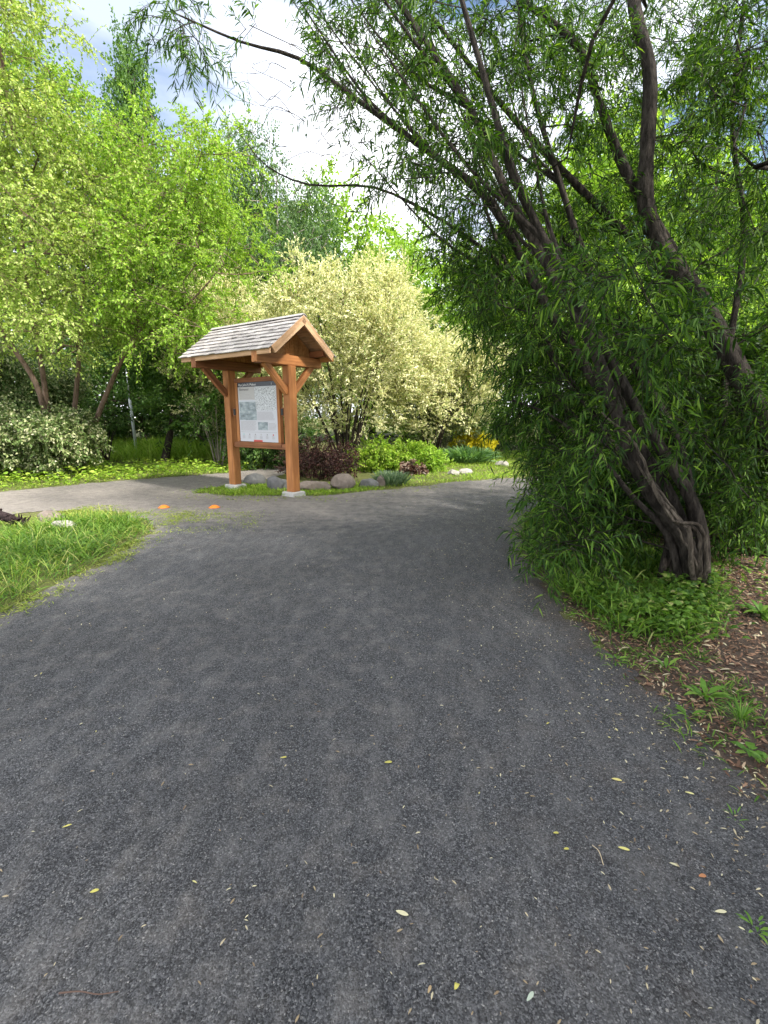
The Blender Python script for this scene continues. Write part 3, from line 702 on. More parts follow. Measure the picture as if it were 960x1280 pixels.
for i in range(16):
    s0 = [(690, 340, 4.7), (613, 253, 5.3), (730, 390, 4.5), (640, 350, 5.5), (587, 135, 5.2), (540, 193, 5.5), (680, 300, 4.6), (700, 230, 5.6)][i % 8]
    xt = max(360, s0[0]-60-230*rng.random()); yt = s0[1]-150-190*rng.random(); Yt = s0[2]+.3+.9*rng.random()
    st1.append(pst([U(*s0), (s0[0]*.6+xt*.4-14, s0[1]*.55+yt*.45+20, s0[2]*.5+Yt*.5), (xt, yt, Yt)], .020+.014*rng.random(), .005, 16))
L1 = [(640, 390, 5.6, 48, 60, .5, 44), (680, 490, 5.4, 48, 70, .5, 54), (715, 585, 5.0, 45, 50, .45, 40), (712, 645, 4.2, 30, 28, .35, 20), (600, 350, 5.8, 25, 25, .3, 10), (770, 500, 5.6, 80, 90, .5, 70), (765, 640, 4.9, 60, 50, .4, 36),
      (785, 360, 3.7, 75, 36, .3, 17), (825, 425, 3.6, 55, 35, .3, 11), (760, 530, 3.8, 30, 30, .2, 4), (690, 430, 5.4, 40, 50, .4, 16), (585, 330, 5.9, 40, 30, .5, 14), (590, 235, 6.0, 100, 70, .9, 56), (680, 310, 6.6, 70, 60, .8, 40), (490, 150, 6.0, 70, 80, .7, 26),
      (430, 20, 6.0, 100, 50, .8, 12), (265, 50, 6.0, 75, 40, .5, 7), (215, 30, 6.0, 35, 30, .3, 3), (640, 100, 6.4, 150, 110, 1.0, 96), (740, 270, 6.6, 90, 90, .8, 56), (520, 60, 6.1, 120, 70, .9, 52), (715, 690, 4.0, 40, 25, .3, 10)]
T1 = np.concatenate([pell(rng, *a) for a in L1]+[ell(rng, (1.2, 4.6, 7.6), (2.6, 1.8, 1.1), 50), ell(rng, (2.9, 3.0, 7.0), (2.0, 1.6, 1.6), 60)])
T1 = T1[T1[:, 2] > .12]
wil = tree('willow_tree', 'many-stemmed willow leaning over the path from the right, peeling grey dead stem at its base', 'tree', st1, T1, WILLOW, [DEADWOOD if nd <= i < nd+5 else BARK_W for i in range(len(st1))], 41, trunk_each=True, knob=.05, kw=wk, gkw=dict(step=.28, tipr=.0045, lift=.08, wob=.06))
# bare dead twigs hanging at the willow's outer end
b2 = (*G(1010, 700), -.05)
st2 = [
    pst([b2, (985, 600, 4.9), (940, 500, 5.0), (873, 373, 5.2), (833, 320, 5.3), (807, 253, 5.4), (810, 173, 5.5), (812, 87, 5.6), (793, 10, 5.8), (785, -90, 6.0)], .118, .045, 30),
    pst([(b2[0]+.15, b2[1]+.1, -.05), (960, 560, 5.2), (900, 430, 5.4), (850, 330, 5.6), (800, 245, 5.5), (773, 193, 5.6), (747, 120, 5.7), (720, 55, 5.8), (653, 0, 6.0), (590, -60, 6.2)], .08, .025, 28),
    pst([(b2[0]+.1, b2[1]+.2, -.05), (950, 560, 5.6), (880, 400, 5.8), (800, 310, 6.0), (690, 200, 6.2), (610, 110, 6.4), (540, 20, 6.5)], .08, .02, 26),
    pst([(b2[0]-.35, b2[1]+.4, -.05), (905, 620, 5.5), (905, 480, 5.7), (930, 300, 6.0), (915, 150, 6.2), (930, 0, 6.4)], .06, .02, 22),
    pst([(b2[0]+.4, b2[1]-.1, -.05), (1020, 500, 4.6), (1010, 300, 4.6), (985, 120, 4.6), (960, -40, 4.7)], .07, .025, 22),
]
L2 = [(880, 140, 7.0, 110, 140, .8, 96), (930, 60, 5.6, 60, 90, .6, 40), (900, 300, 7.2, 75, 90, .8, 76), (925, 440, 6.6, 60, 80, .6, 56), (900, 560, 5.6, 80, 80, .5, 70), (860, 640, 5.4, 60, 40, .4, 34), (950, 520, 4.6, 30, 60, .3, 14), (840, 540, 4.3, 35, 25, .3, 7), (925, 640, 4.7, 50, 45, .4, 26), (780, 60, 7.0, 140, 100, .8, 66),
      (1010, 300, 5.4, 50, 160, .6, 40), (850, 500, 6.0, 60, 80, .5, 26), (945, 200, 5.0, 30, 100, .4, 14)]
T2 = np.concatenate([pell(rng, *a) for a in L2]+[ell(rng, (4.8, 4.0, 7.4), (2.4, 2.0, 1.5), 50), ell(rng, (5.9, 3.4, 4.4), (1.3, 1.6, 1.8), 60)])
T2 = T2[T2[:, 2] > .12]
tree('willow_tree', 'stout upright willow at the right edge with a straight scarred trunk forking high', 'tree', st2, T2, WILLOW, BARK_W, 42, trunk_each=True, knob=.04, kw=wk, gkw=dict(step=.28, tipr=.0045, lift=.08, wob=.06))
b3 = np.array([5.4, -1.0, -.05]);  # off-frame willow, added and spread for the shade it throws on path and willows
st3 = [(stem([b3, b3+[-.2, .1, 1.5], b3+[-.8, .1, 3.2], b3+[-1.8, .2, 5.2], b3+[-2.6, .4, 7.2]], 20), .17, .03), (stem([b3+[.1, .1, 0], b3+[.2, .4, 2], b3+[.2, .9, 4], b3+[-.3, 1.5, 6.5]], 18), .14, .03), (stem([b3+[0, -.1, 0], b3+[-.5, -.5, 2], b3+[-1.4, -1, 4.2], b3+[-2.4, -1.5, 6.2]], 18), .13, .03)]
T3 = np.concatenate([ell(rng, (3.9, -1.2, 6.4), (4.1, 3.4, 1.7), 430), ell(rng, (5.4, -.8, 4.6), (2.2, 2.6, 2.0), 120), ell(rng, (5.6, 1.6, 6.4), (2.0, 1.5, 1.8), 55)])
wk3 = dict(wk, k=7, nl=13, tl=.6, L=.15, W=.034)
tree('willow_tree', 'willow at the right beside the photographer, added out of view to shade the near path', 'tree', st3, T3, WILLOW, BARK_W, 43, trunk_each=True, kw=wk3, gkw=dict(step=.45, tipr=.006))
tw = MB(); rng = np.random.default_rng(77)
for i in range(34):
    px, py = 330+rng.random()*150, 60+rng.random()*170; p0 = U(px, py, 6.0+rng.normal()*.2); d = unit(np.array([-.9, rng.normal()*.3, rng.normal()*.6])); ln = .35+.5*rng.random(); w_ = lambda s: rng.normal(size=3)*s
    pl = stem([p0, p0+d*ln*.3+w_(.05), p0+d*ln*.65+w_(.09), p0+d*ln+w_(.14)+np.array([0, 0, -.06])], 12); tw.tube(pl, np.linspace(.0045, .0015, 8), 4, cap=False)
    for j in range(4):
        q0 = pl[3+2*j]; e_ = unit(d+w_(.55)); tw.tube(stem([q0, q0+e_*.10+w_(.02), q0+e_*.22+w_(.06)], 6), np.linspace(.002, .001, 5), 3, cap=False)
o = tw.build('bare_twigs', BARK_D, wil); o.location = -np.array([b1[0], b1[1], 0])

# ------------------------------------------------------------------ lime trees on the left
lk = dict(k=8, tl=.60, nl=16, L=.070, W=.046, spread=.7, droop=.28, up=.05, ang=.9, ldroop=.2, tr=.004)
rng = np.random.default_rng(51)
bA = (*G(60, 592), -.05)
stA = [pst([bA, (62, 545, 12.6), (45, 480, 12.4), (10, 425, 12.2), (-40, 340, 11.8), (-70, 200, 11.6)], .095, .035, 22), pst([(bA[0]+.1, bA[1]+.2, -.05), (63, 540, 12.8), (54, 470, 12.8), (45, 420, 12.7), (30, 330, 12.4), (20, 200, 12.0), (0, 60, 11.6)], .09, .03, 24)]
TA = np.concatenate([pell(rng, *a) for a in [(20, 330, 11.6, 110, 80, .9, 70), (10, 200, 11.3, 110, 90, .9, 80), (0, 70, 11.2, 75, 80, .9, 60), (60, 250, 11.4, 80, 60, .8, 50), (-70, 250, 11.6, 90, 160, 1.0, 50), (70, 400, 11.4, 70, 40, .7, 36), (-30, 420, 11.8, 80, 50, .8, 26), (75, 185, 11.8, 30, 35, .5, 14), (-60, -30, 11.4, 100, 60, .8, 30)]])
TA = clump(rng, TA[rng.permutation(len(TA))])
tree('lime_green_tree', 'tall yellow-green tree at the far left with a forked brown trunk', 'tree', stA, TA, YELLOWLIME, BARK_B, 61, kw=lk)
bB = (*G(98, 592), -.05)
stB = [pst([bB, (110, 555, 12.9), (128, 505, 12.8), (150, 455, 12.7), (165, 432, 12.6), (195, 380, 12.4), (225, 300, 12.3), (235, 210, 12.2)], .088, .02, 24), pst([U(163, 437, 12.6), (172, 400, 12.8), (165, 340, 13.0), (170, 250, 13.2), (190, 190, 13.4)], .06, .015, 16), pst([U(160, 440, 12.6), (190, 415, 12.2), (240, 375, 11.9), (280, 330, 11.7)], .05, .012, 14)]
TB = np.concatenate([pell(rng, *a) for a in [(230, 230, 12.2, 65, 70, .9, 74), (250, 310, 12.0, 68, 50, .8, 64), (170, 300, 12.0, 60, 70, .8, 64), (200, 400, 11.9, 60, 40, .7, 46), (150, 400, 11.6, 40, 30, .5, 22), (255, 175, 12.3, 35, 30, .5, 16), (200, 190, 12.6, 50, 40, .7, 26), (250, 400, 12.4, 30, 50, .5, 24)]])
TB = clump(rng, TB[rng.permutation(len(TB))])
tree('lime_green_tree', 'fresh green tree whose single brown trunk leans right towards the kiosk', 'tree', stB, TB, LIME, BARK_B, 62, kw=lk)
bC = (*G(88, 588), -.05)
stC = [pst([bC, (92, 530, 13.4), (97, 470, 13.4), (100, 420, 13.4), (105, 320, 13.3), (105, 240, 13.2), (80, 150, 13.2)], .085, .025, 22)]
TC = np.concatenate([pell(rng, *a) for a in [(110, 270, 13.3, 60, 90, .9, 60), (90, 190, 13.2, 45, 35, .7, 26), (110, 380, 13.2, 60, 40, .7, 36), (30, 100, 13.0, 40, 60, .6, 24)]])
TC = clump(rng, TC[rng.permutation(len(TC))])
tree('lime_green_tree', 'upright brown-trunked tree between the forked one and the leaning one', 'tree', stC, TC, LIME, BARK_B, 63, kw=lk)
bD = (*G(205, 578), -.05)
stD = [pst([bD, (212, 545, 16.3), (217, 510, 16.3), (210, 470, 16.2), (208, 430, 16.2), (220, 380, 16.2)], .14, .03, 18), pst([U(216, 520, 16.3), (230, 530, 16.0), (255, 550, 15.6)], .06, .03, 8)]
TD = np.concatenate([pell(rng, *a) for a in [(215, 450, 16, 45, 40, .9, 50), (255, 470, 16, 40, 45, .8, 40), (190, 420, 16.2, 40, 40, .8, 30), (240, 410, 16, 40, 40, .8, 30), (250, 525, 15.8, 30, 25, .5, 14)]])
TD = clump(rng, TD[rng.permutation(len(TD))])
tree('shade_tree', 'small tree with a crooked dark trunk in the tall grass left of the kiosk', 'tree', stD, TD, MIDGREEN, BARK_D, 64, kw=dict(lk, L=.11, W=.07))
# ------------------------------------------------------------------ trees farther back
def proto(name, label, h, w, leafm, bark, seed, dens, L, W, shape, group):
    rng = np.random.default_rng(seed); T = []
    for (z, r, n) in shape: T.append(ell(rng, (rng.normal()*.1*w, rng.normal()*.1*w, z*h), (r*w, r*w, h*.16), int(n*dens), .45))
    T = np.concatenate(T)
    s = [(stem([(0, 0, -.1), (.02*h, 0, h*.3), (-.01*h, .01*h, h*.6), (0, 0, h*.95)], 20), h*.018, .03)]
    return tree(name, label, 'tree', s, T, leafm, bark, seed+1, group, kw=dict(k=6, tl=.09*h, nl=11, L=L, W=W, spread=.75, droop=.15, up=.15, ang=.9, ldroop=.15, tr=.008), twigs=False, gkw=dict(step=.06*h, tipr=.012, lift=.2))
SH_ROUND = [(.30, .32, 20), (.45, .46, 36), (.62, .46, 40), (.78, .36, 30), (.92, .2, 14)]
SH_TALL = [(.25, .24, 18), (.40, .30, 26), (.56, .30, 28), (.70, .27, 26), (.83, .2, 18), (.95, .1, 10)]
SH_LOW = [(.12, .40, 22), (.28, .50, 34), (.48, .50, 34), (.68, .40, 26), (.85, .24, 14)]
GB = 'trees standing behind the garden'
def place(o, x, y, s=1.0, rz=0.0, sz=None):
    o.location = (x, y, 0); o.scale = (s, s, sz or s); o.rotation_euler = (0, 0, rz); return o
def pxplace(o, h, px, topy, Y, rz=0, wide=1.0):       # put it at a pixel column, scaled so that its top reaches topy
    p = U(px, topy, Y); s = p[2]/h; return place(o, p[0], p[1], s*wide, rz, s)
poplar = proto('broadleaf_tree', 'tall narrow dark green tree rising above the lime trees at upper left', 12, 5.6, MIDGREEN, BARK_D, 101, 4.5, .15, .10, SH_TALL, GB)
pxplace(poplar, 12, 165, 68, 24, .4, .52)
dark = proto('broadleaf_tree', 'dark green tree with pale branches behind the kiosk roof and the lime tree', 10, 9, BACKGREEN, BARK_P, 111, 6.5, .12, .08, SH_ROUND, GB)
pxplace(dark, 10, 345, 192, 25, 1.1, .55)
bright = proto('broadleaf_tree', 'fresh green tree just right of the dark one behind the dappled shrubs', 9, 8, LIME, BARK_D, 121, 3.4, .14, .09, SH_ROUND, GB)
pxplace(bright, 9, 425, 262, 29, .3)
limeb = proto('broadleaf_tree', 'light green tree farther back, seen between the dappled shrubs and the willow', 8.5, 8.5, LIME, BARK_D, 131, 2.6, .15, .10, SH_LOW, GB)
pxplace(limeb, 8.5, 510, 305, 30, 2.0)
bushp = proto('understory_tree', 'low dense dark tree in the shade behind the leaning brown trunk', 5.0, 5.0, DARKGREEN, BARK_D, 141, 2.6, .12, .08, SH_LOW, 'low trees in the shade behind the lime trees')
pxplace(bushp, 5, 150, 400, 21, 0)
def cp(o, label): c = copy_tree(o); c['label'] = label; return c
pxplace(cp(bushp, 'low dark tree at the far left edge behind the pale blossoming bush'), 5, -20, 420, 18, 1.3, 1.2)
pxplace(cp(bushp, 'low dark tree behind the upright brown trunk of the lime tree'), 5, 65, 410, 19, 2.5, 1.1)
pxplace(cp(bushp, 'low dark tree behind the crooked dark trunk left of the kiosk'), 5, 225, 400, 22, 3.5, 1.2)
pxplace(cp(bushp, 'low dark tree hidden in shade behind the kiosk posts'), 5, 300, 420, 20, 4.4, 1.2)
pxplace(cp(limeb, 'light green tree right of the farther light green one, half hidden by willow leaves'), 8.5, 610, 330, 30, .7)
pxplace(cp(bright, 'mid green tree showing through the willow stems'), 9, 700, 230, 22, 1.5)
pxplace(cp(limeb, 'light green tree glowing through the right-hand willow'), 8.5, 900, 180, 15, 2.9, 1.0)
pxplace(cp(bright, 'mid green tree behind the stout upright willow trunk'), 9, 820, 150, 20, 4.1)
pxplace(cp(limeb, 'light green tree low behind the foot of the leaning willow'), 8.5, 770, 380, 21, 5.0)
pxplace(cp(dark, 'dark green tree far behind the lime trees at left'), 10, 60, 150, 30, 2.2)
pxplace(cp(dark, 'dark green tree far behind the leaning brown trunk'), 10, 235, 230, 33, 4.0)
pxplace(cp(bright, 'mid green tree far behind, right of the tall narrow one'), 9, 270, 240, 30, 5.5)
pxplace(cp(bright, 'mid green tree far off between the dark tree and the light green ones'), 9, 465, 320, 38, 2.6, 1.3)
pxplace(cp(dark, 'dark green tree far off low behind the dappled shrubs at right'), 10, 560, 390, 36, 3.0, 1.5)
pxplace(cp(dark, 'dark green tree behind the right-hand willow'), 10, 960, 300, 22, .9, 1.2)
pxplace(cp(bright, 'mid green tree at the left edge behind the forked trunk'), 9, -90, 230, 20, .9)
pxplace(cp(bushp, 'low dark bush in the shade behind the foot of the leaning willow'), 5, 850, 430, 7.0, .5, 1.3)
pxplace(cp(bushp, 'low dark bush in the shade behind the stout upright willow trunk'), 5, 930, 400, 7.6, 1.9, 1.5)
pxplace(cp(bushp, 'low dark bush at the right edge behind the willows'), 5, 1060, 380, 6.8, 3.1, 1.4)
# ------------------------------------------------------------------ shrubs
def shrub(name, label, base, r, h, leafm, bark, seed, n, nst, kw, c=None, group=None, z0=.5, cat='shrub', lobes=0):
    rng = np.random.default_rng(seed); base = np.array([base[0], base[1], 0.0]); st = []
    for i in range(nst):
        a = rng.random()*6.283; q = .35+.5*rng.random(); tip = base+np.array([math.cos(a)*r*q, math.sin(a)*r*q, h*(.55+.3*rng.random())])
        b = base+np.array([math.cos(a), math.sin(a), 0])*r*.12*rng.random()+np.array([0, 0, -.03])
        st.append((stem([b, b*.6+tip*.4+np.array([0, 0, h*.1]), tip], 10), .010+.006*h, .006))
    T = ell(rng, base+np.array([0, 0, h*z0]), (r, r, h*(1-z0)), n, .40)
    if lobes:
        for i in range(lobes):
            v = unit(rng.normal(size=3)); v[2] = abs(v[2]); c_ = base+np.array([0, 0, h*z0])+v*np.array([r, r, h*(1-z0)])*.82
            T = np.concatenate([T, ell(rng, c_, (r*.3, r*.3, h*.17), int(n/lobes*.8), .5)])
    T = T[T[:, 2] > .06*h]
    return tree(name, label, cat, st, T, leafm, bark, seed+1, group, kw=kw, gkw=dict(step=.25*h/2, tipr=.003, lift=.15), twigs=True)
dk = dict(k=7, tl=.50, nl=16, L=.085, W=.032, spread=.5, droop=.02, up=.45, ang=.6, ldroop=.1, tr=.003)
def gx(px, Y): return (float(U(px, 560, Y)[0]), Y)
shrub('dappled_willow', 'large rounded cream and green dappled shrub behind the kiosk, dark thin stems below', gx(430, 14.2), 2.75, 5.3, DAPPLED, BARK_D, 201, 560, 22, dk, z0=.58, lobes=10)
shrub('dappled_willow', 'cream dappled shrub left of the largest one, above the kiosk roof', gx(305, 16.2), 2.3, 5.4, DAPPLED, BARK_D, 211, 380, 12, dk, z0=.55, lobes=7)
shrub('dappled_willow', 'cream dappled shrub at the right of the largest one, beside the willow leaves', gx(540, 16.0), 2.0, 4.1, DAPPLED, BARK_D, 221, 340, 12, dk, z0=.58, lobes=6)
shrub('dappled_willow', 'low duller dappled shrub with open grey stems above the strap-leaved clump', gx(553, 17.5), 1.6, 2.5, DAPPLED2, BARK_P, 231, 170, 14, dk, z0=.55, lobes=4)
shrub('barberry_bush', 'dark red-leaved bush behind the stones right of the kiosk', gx(400, 11.9), .98, .84, MAROON, BARK_D, 241, 190, 16, dict(k=6, tl=.26, nl=12, L=.045, W=.03, spread=.7, droop=.05, up=.2, ang=.9, tr=.002), z0=.45)
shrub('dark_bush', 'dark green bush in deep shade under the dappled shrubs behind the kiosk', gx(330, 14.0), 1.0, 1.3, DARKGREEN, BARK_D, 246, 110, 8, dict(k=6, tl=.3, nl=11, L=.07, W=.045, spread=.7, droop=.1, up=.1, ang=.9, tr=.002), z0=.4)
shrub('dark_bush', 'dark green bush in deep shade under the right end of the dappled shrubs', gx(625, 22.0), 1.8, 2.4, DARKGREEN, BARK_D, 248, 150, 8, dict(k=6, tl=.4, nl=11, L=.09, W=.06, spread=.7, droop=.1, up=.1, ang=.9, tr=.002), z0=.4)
bk = dict(k=6, tl=.34, nl=12, L=.075, W=.05, spread=.7, droop=.12, up=.15, ang=.9, tr=.003)
PALEB = leafmat('leaf_pale_blossom', [(0, (.08, .14, .04)), (.5, (.17, .25, .08)), (.75, (.38, .42, .20)), (1, (.70, .68, .50))], .33, (1.1, 1.1, .7))
shrub('blossoming_bush', 'rounded bush sprinkled with pale blossom at the left in front of the brown trunks', gx(55, 11.9), 1.15, 1.75, PALEB, BARK_D, 251, 200, 10, bk, z0=.5, lobes=4)
shrub('blossoming_bush', 'pale-speckled bush cut off by the left edge of the view', gx(-25, 11.6), 1.2, 1.9, PALEB, BARK_D, 256, 160, 10, bk, z0=.5, lobes=3)
shrub('blossoming_bush', 'taller pale-speckled bush behind the brown trunks at the left', gx(20, 15.5), 2.2, 3.8, DAPPLED2, BARK_D, 258, 240, 10, dict(bk, L=.09, W=.06, tl=.45), z0=.5, lobes=5)
shrub('thin_stemmed_shrub', 'open shrub with thin dark stems in front of the tall grass', gx(131, 15.0), .85, 1.9, DARKGREEN, BARK_D, 261, 50, 14, dict(bk, k=4, nl=8), z0=.75)
shrub('thin_stemmed_shrub', 'open shrub with pale bare stems just left of the kiosk post', gx(272, 14.6), .9, 2.4, MIDGREEN, BARK_P, 266, 70, 12, dict(bk, k=4, nl=9), z0=.65)
# flower bed right of the kiosk
def tuft(name, label, px, py, r, h, n, leafm, seed, L=None, W=.012, lean=.5, cat='plant', droop=.35):
    rng = np.random.default_rng(seed); g = G(px, py); root = empty(name, (g[0], g[1], 0)); tag(root, label, cat)
    mb = MB(); a = rng.random(n)*6.283; q = np.sqrt(rng.random(n)); P = np.stack([np.cos(a)*q*r*.55, np.sin(a)*q*r*.55, np.zeros(n)], -1)
    D = np.stack([np.cos(a)*q*lean, np.sin(a)*q*lean, np.ones(n)], -1)+rng.normal(size=(n, 3))*.16; N = np.stack([np.cos(a), np.sin(a), np.full(n, .3)], -1)+rng.normal(size=(n, 3))*.3
    leaves(mb, P, D, N, h*(.6+.5*rng.random(n)), W*(.7+.6*rng.random(n)), 'lance', droop); mb.build('leaf_clump', leafm, root); return root
tuft('silvery_tuft', 'silvery blue-green tuft of fine leaves behind the small upright stone', 489, 606, .55, .48, 900, BLUEGREEN, 301, W=.014)
tuft('strap_leaf_clump', 'dense clump of long green strap leaves in front of the yellow flowers', 582, 578, 1.0, 1.0, 1100, STRAPLEAF, 302, W=.035, lean=.8, droop=.45)
tuft('strap_leaf_clump', 'wider strap-leaved clump just left of the yellow flowers', 562, 577, .8, .75, 420, STRAPLEAF, 303, W=.035, lean=.8, droop=.45)
gk = dict(k=6, tl=.25, nl=12, L=.075, W=.04, spread=.7, droop=.1, up=.25, ang=.85, tr=.002)
shrub('garden_perennial', 'bright lime-green mound of leaves right beside the dark red bush', gx(468, 13.2), .7, .8, BRIGHTGRASS, BARK_D, 311, 90, 6, gk, z0=.4, cat='plant')
shrub('garden_perennial', 'bright lime-green mound in the middle of the flower bed', gx(510, 13.6), .9, .75, BRIGHTGRASS, BARK_D, 313, 110, 6, gk, z0=.4, cat='plant')
shrub('garden_perennial', 'bright green mound at the right end of the flower bed behind pale stones', gx(533, 13.4), .62, .6, LIME, BARK_D, 315, 100, 6, gk, z0=.4, cat='plant')
shrub('coral_bells_plant', 'small plant with brownish red and pale leaves in the flower bed', gx(516, 12.2), .30, .30, leafmat('leaf_coral', [(0, (.05, .022, .018)), (.45, (.12, .06, .045)), (.7, (.26, .18, .13)), (1, (.5, .46, .38))], .25, (1.2, .8, .7)), BARK_D, 317, 44, 5, dict(gk, L=.07, W=.05, tl=.12), z0=.4, cat='plant')
yf = shrub('yellow_flower_mound', 'mound of golden yellow flowers behind the strap-leaved clumps', gx(590, 17.5), .8, 1.02, GOLD, BARK_D, 319, 110, 6, dict(gk, tl=.2, L=.08, W=.06, up=.5), z0=.5, cat='plant')
#SPLIT3
# ------------------------------------------------------------------ grass, weeds and litter
def scatter(poly, n, rng, clear=None, soft=.15):
    poly = np.asarray(poly); lo, hi = poly.min(0), poly.max(0); out = []
    tot = 0
    while tot < n:
        p = lo+rng.random((n*2, 2))*(hi-lo); s = sdf(poly, p[:, 0], p[:, 1])+wob(p[:, 0], p[:, 1], .12)+rng.normal(size=len(p))*soft*.5
        ok = s < 0
        if clear is not None: ok &= (sdf(PATH, p[:, 0], p[:, 1])+wob(p[:, 0], p[:, 1], .12)+rng.normal(size=len(p))*clear) > -.01
        p = p[ok]; out.append(p); tot += len(p)
        if len(p) == 0: break
    return np.concatenate(out)[:n]
def grass(name, label, poly, n, h, w, mat, seed, clear=.05, clump=2.0, lean=.45, soft=.15, z=.004, thin=.25):
    rng = np.random.default_rng(seed); p = scatter(poly, n, rng, clear, soft)
    c = vnoise(p[:, 0], p[:, 1], clump, seed); c = c*.6+.4*vnoise(p[:, 0], p[:, 1], clump*3.3, seed+1)
    keep = rng.random(len(p)) < np.clip(thin+1.5*(c-.25), 0, 1); p, c = p[keep], c[keep]; m = len(p)
    a = rng.random(m)*6.283
    D = np.stack([np.cos(a)*lean, np.sin(a)*lean, np.ones(m)], -1)*(1)+rng.normal(size=(m, 3))*.2; N = np.stack([np.cos(a), np.sin(a), np.full(m, .2)], -1)
    mb = MB(); H = h*(.45+.7*rng.random(m))*(.55+.9*c); leaves(mb, np.column_stack([p, np.full(m, z)]), D, N, H, w*(.7+.6*rng.random(m)), 'lance', .45)
    o = mb.build(name, mat); tag(o, label, 'grass', kind='stuff'); return o
def cover(name, label, poly, n, h, L, W, mat, seed, clear=.05, soft=.15, cat='ground cover'):
    rng = np.random.default_rng(seed); p = scatter(poly, n, rng, clear, soft)
    c = vnoise(p[:, 0], p[:, 1], 2.4, seed)*.6+.4*vnoise(p[:, 0], p[:, 1], 7, seed+1); keep = rng.random(len(p)) < np.clip(2.2*(c-.2), 0, 1); p, c = p[keep], c[keep]; m = len(p)
    a = rng.random(m)*6.283; D = np.stack([np.cos(a), np.sin(a), .15+.5*rng.random(m)], -1); N = np.array([0, 0, 1.0])+rng.normal(size=(m, 3))*.35
    z = .01+h*rng.random(m)*(.3+1.1*c); s = .6+.7*rng.random(m)
    mb = MB(); leaves(mb, np.column_stack([p, z]), D, N, L*s, W*s, 'lance', .25)
    o = mb.build(name, mat); tag(o, label, cat, kind='stuff'); return o
VERGE = pxpoly([(0, 768), (60, 738), (120, 706), (172, 678), (192, 664), (175, 655), (100, 652), (0, 660)])+[(-9, 6.2), (-9, 3.0)]
STRIP = pxpoly([(178, 670), (184, 656), (165, 643), (140, 635), (60, 638), (0, 644)])+[(-9, 7.7), (-9, 6.0)]+pxpoly([(0, 662), (100, 654)])
ISLE = pxpoly([(235, 617), (290, 622), (400, 621), (480, 613), (470, 604), (400, 606), (320, 604), (290, 607), (255, 611)])
FARSIDE = [(-14, 10.2)]+pxpoly([(0, 616), (100, 607), (200, 599), (280, 593), (340, 586)])+[(-3.4, 16), (-6, 15.2), (-9, 14), (-14, 12.4)]
BEDLAWN = pxpoly([(470, 613), (560, 604), (650, 597)])+[(6, 12.6), (8, 14), (8, 21), (3.5, 20), (1.8, 14.2), (-.2, 12.2)]
TALL = [(-14.5, 15), (-9.5, 15.0), (-6, 16.2), (-3.5, 17), (-4, 22), (-16, 22)]
RIGHTV = pxpoly([(650, 640), (655, 690), (690, 742), (762, 800), (830, 815), (900, 790), (900, 720), (800, 690), (700, 650)])
grass('grass', 'long tangled green grass of the left verge', VERGE, 34000, .36, .008, GRASS, 401, lean=.7, clump=1.4, thin=.1)
grass('grass', 'yellowish and dry blades standing through the left verge grass', VERGE, 9000, .40, .006, LAWN, 431, lean=.6, clump=3, thin=-.1)
cover('clover', 'clover and small weeds among the left verge grass', VERGE, 9000, .10, .045, .026, GRASS, 402)
grass('grass', 'short yellow-green worn turf between the left verge and the side path', STRIP, 20000, .07, .008, LAWN, 403, clear=.30, lean=1.0, soft=.3, thin=.0)
grass('grass', 'bright grass growing round the kiosk posts and stones', ISLE, 11000, .13, .009, BRIGHTGRASS, 404, clear=.10, lean=.6)
grass('grass', 'bright grass edging along the far side of the side path', FARSIDE, 14000, .17, .013, BRIGHTGRASS, 405, clear=.08, lean=.6)
cover('leafy_weeds', 'bright leafy weeds along the far side of the side path', FARSIDE, 6000, .24, .11, .065, BRIGHTGRASS, 406)
grass('grass', 'tall shaded meadow grass on the bank behind the leaning trunk', TALL, 30000, 1.1, .020, leafmat('grass_meadow', [(0, (.16, .30, .04)), (.6, (.28, .44, .06)), (1, (.44, .54, .14))], .45), 407, clear=None, lean=.35, thin=.5)
grass('grass', 'bright lawn in front of and beyond the flower bed', BEDLAWN, 30000, .14, .013, BRIGHTGRASS, 408, clear=.08, lean=.6)
grass('grass', 'long dim grass under the leaning willow at the path edge', RIGHTV, 8000, .36, .009, GRASS, 409, lean=.6, thin=.3)
cover('leafy_weeds', 'leafy green weeds under the leaning willow at the path edge', RIGHTV, 12000, .15, .055, .030, GRASS, 410)
cover('leafy_weeds', 'sparse green weeds scattered over the mulch at the right', [(2.6, 2.2), (4.6, 2.4), (7, 4), (7, 7), (3.6, 5), (2.9, 3.6)], 2600, .09, .06, .028, GRASS, 411)
grass('grass', 'thin weedy tufts along the right edge of the gravel', [tuple(p) for p in G(np.array([680, 750, 815, 870, 955, 1000, 930, 800]), np.array([750, 830, 895, 955, 1020, 960, 850, 780]))], 4200, .09, .006, GRASS, 412, clear=.16, lean=.9, clump=5, thin=-.2)
SPILL = pxpoly([(120, 632), (200, 640), (235, 638), (300, 645), (330, 655), (250, 662), (195, 668), (150, 655), (60, 645)])
grass('grass', 'thin worn turf creeping over the gravel at the path junction', SPILL, 17000, .045, .009, LAWN, 421, clear=None, lean=1.1, soft=.5, clump=2.6, thin=.02)
EDGE = [tuple(p) for p in G(np.array([-60, 0, 60, 120, 172, 192, 215, 190, 140, 80, 20, -60]), np.array([800, 766, 736, 704, 676, 664, 668, 690, 716, 746, 778, 820]))]
grass('grass', 'short yellowing grass fraying into the gravel along the left verge', EDGE, 9000, .07, .006, LAWN, 422, clear=.16, lean=1.0, soft=.2, clump=5, thin=-.1)
ISLE2 = pxpoly([(225, 612), (240, 622), (320, 629), (420, 626), (490, 617), (560, 608), (650, 600), (655, 592), (480, 606), (400, 616), (290, 618)])
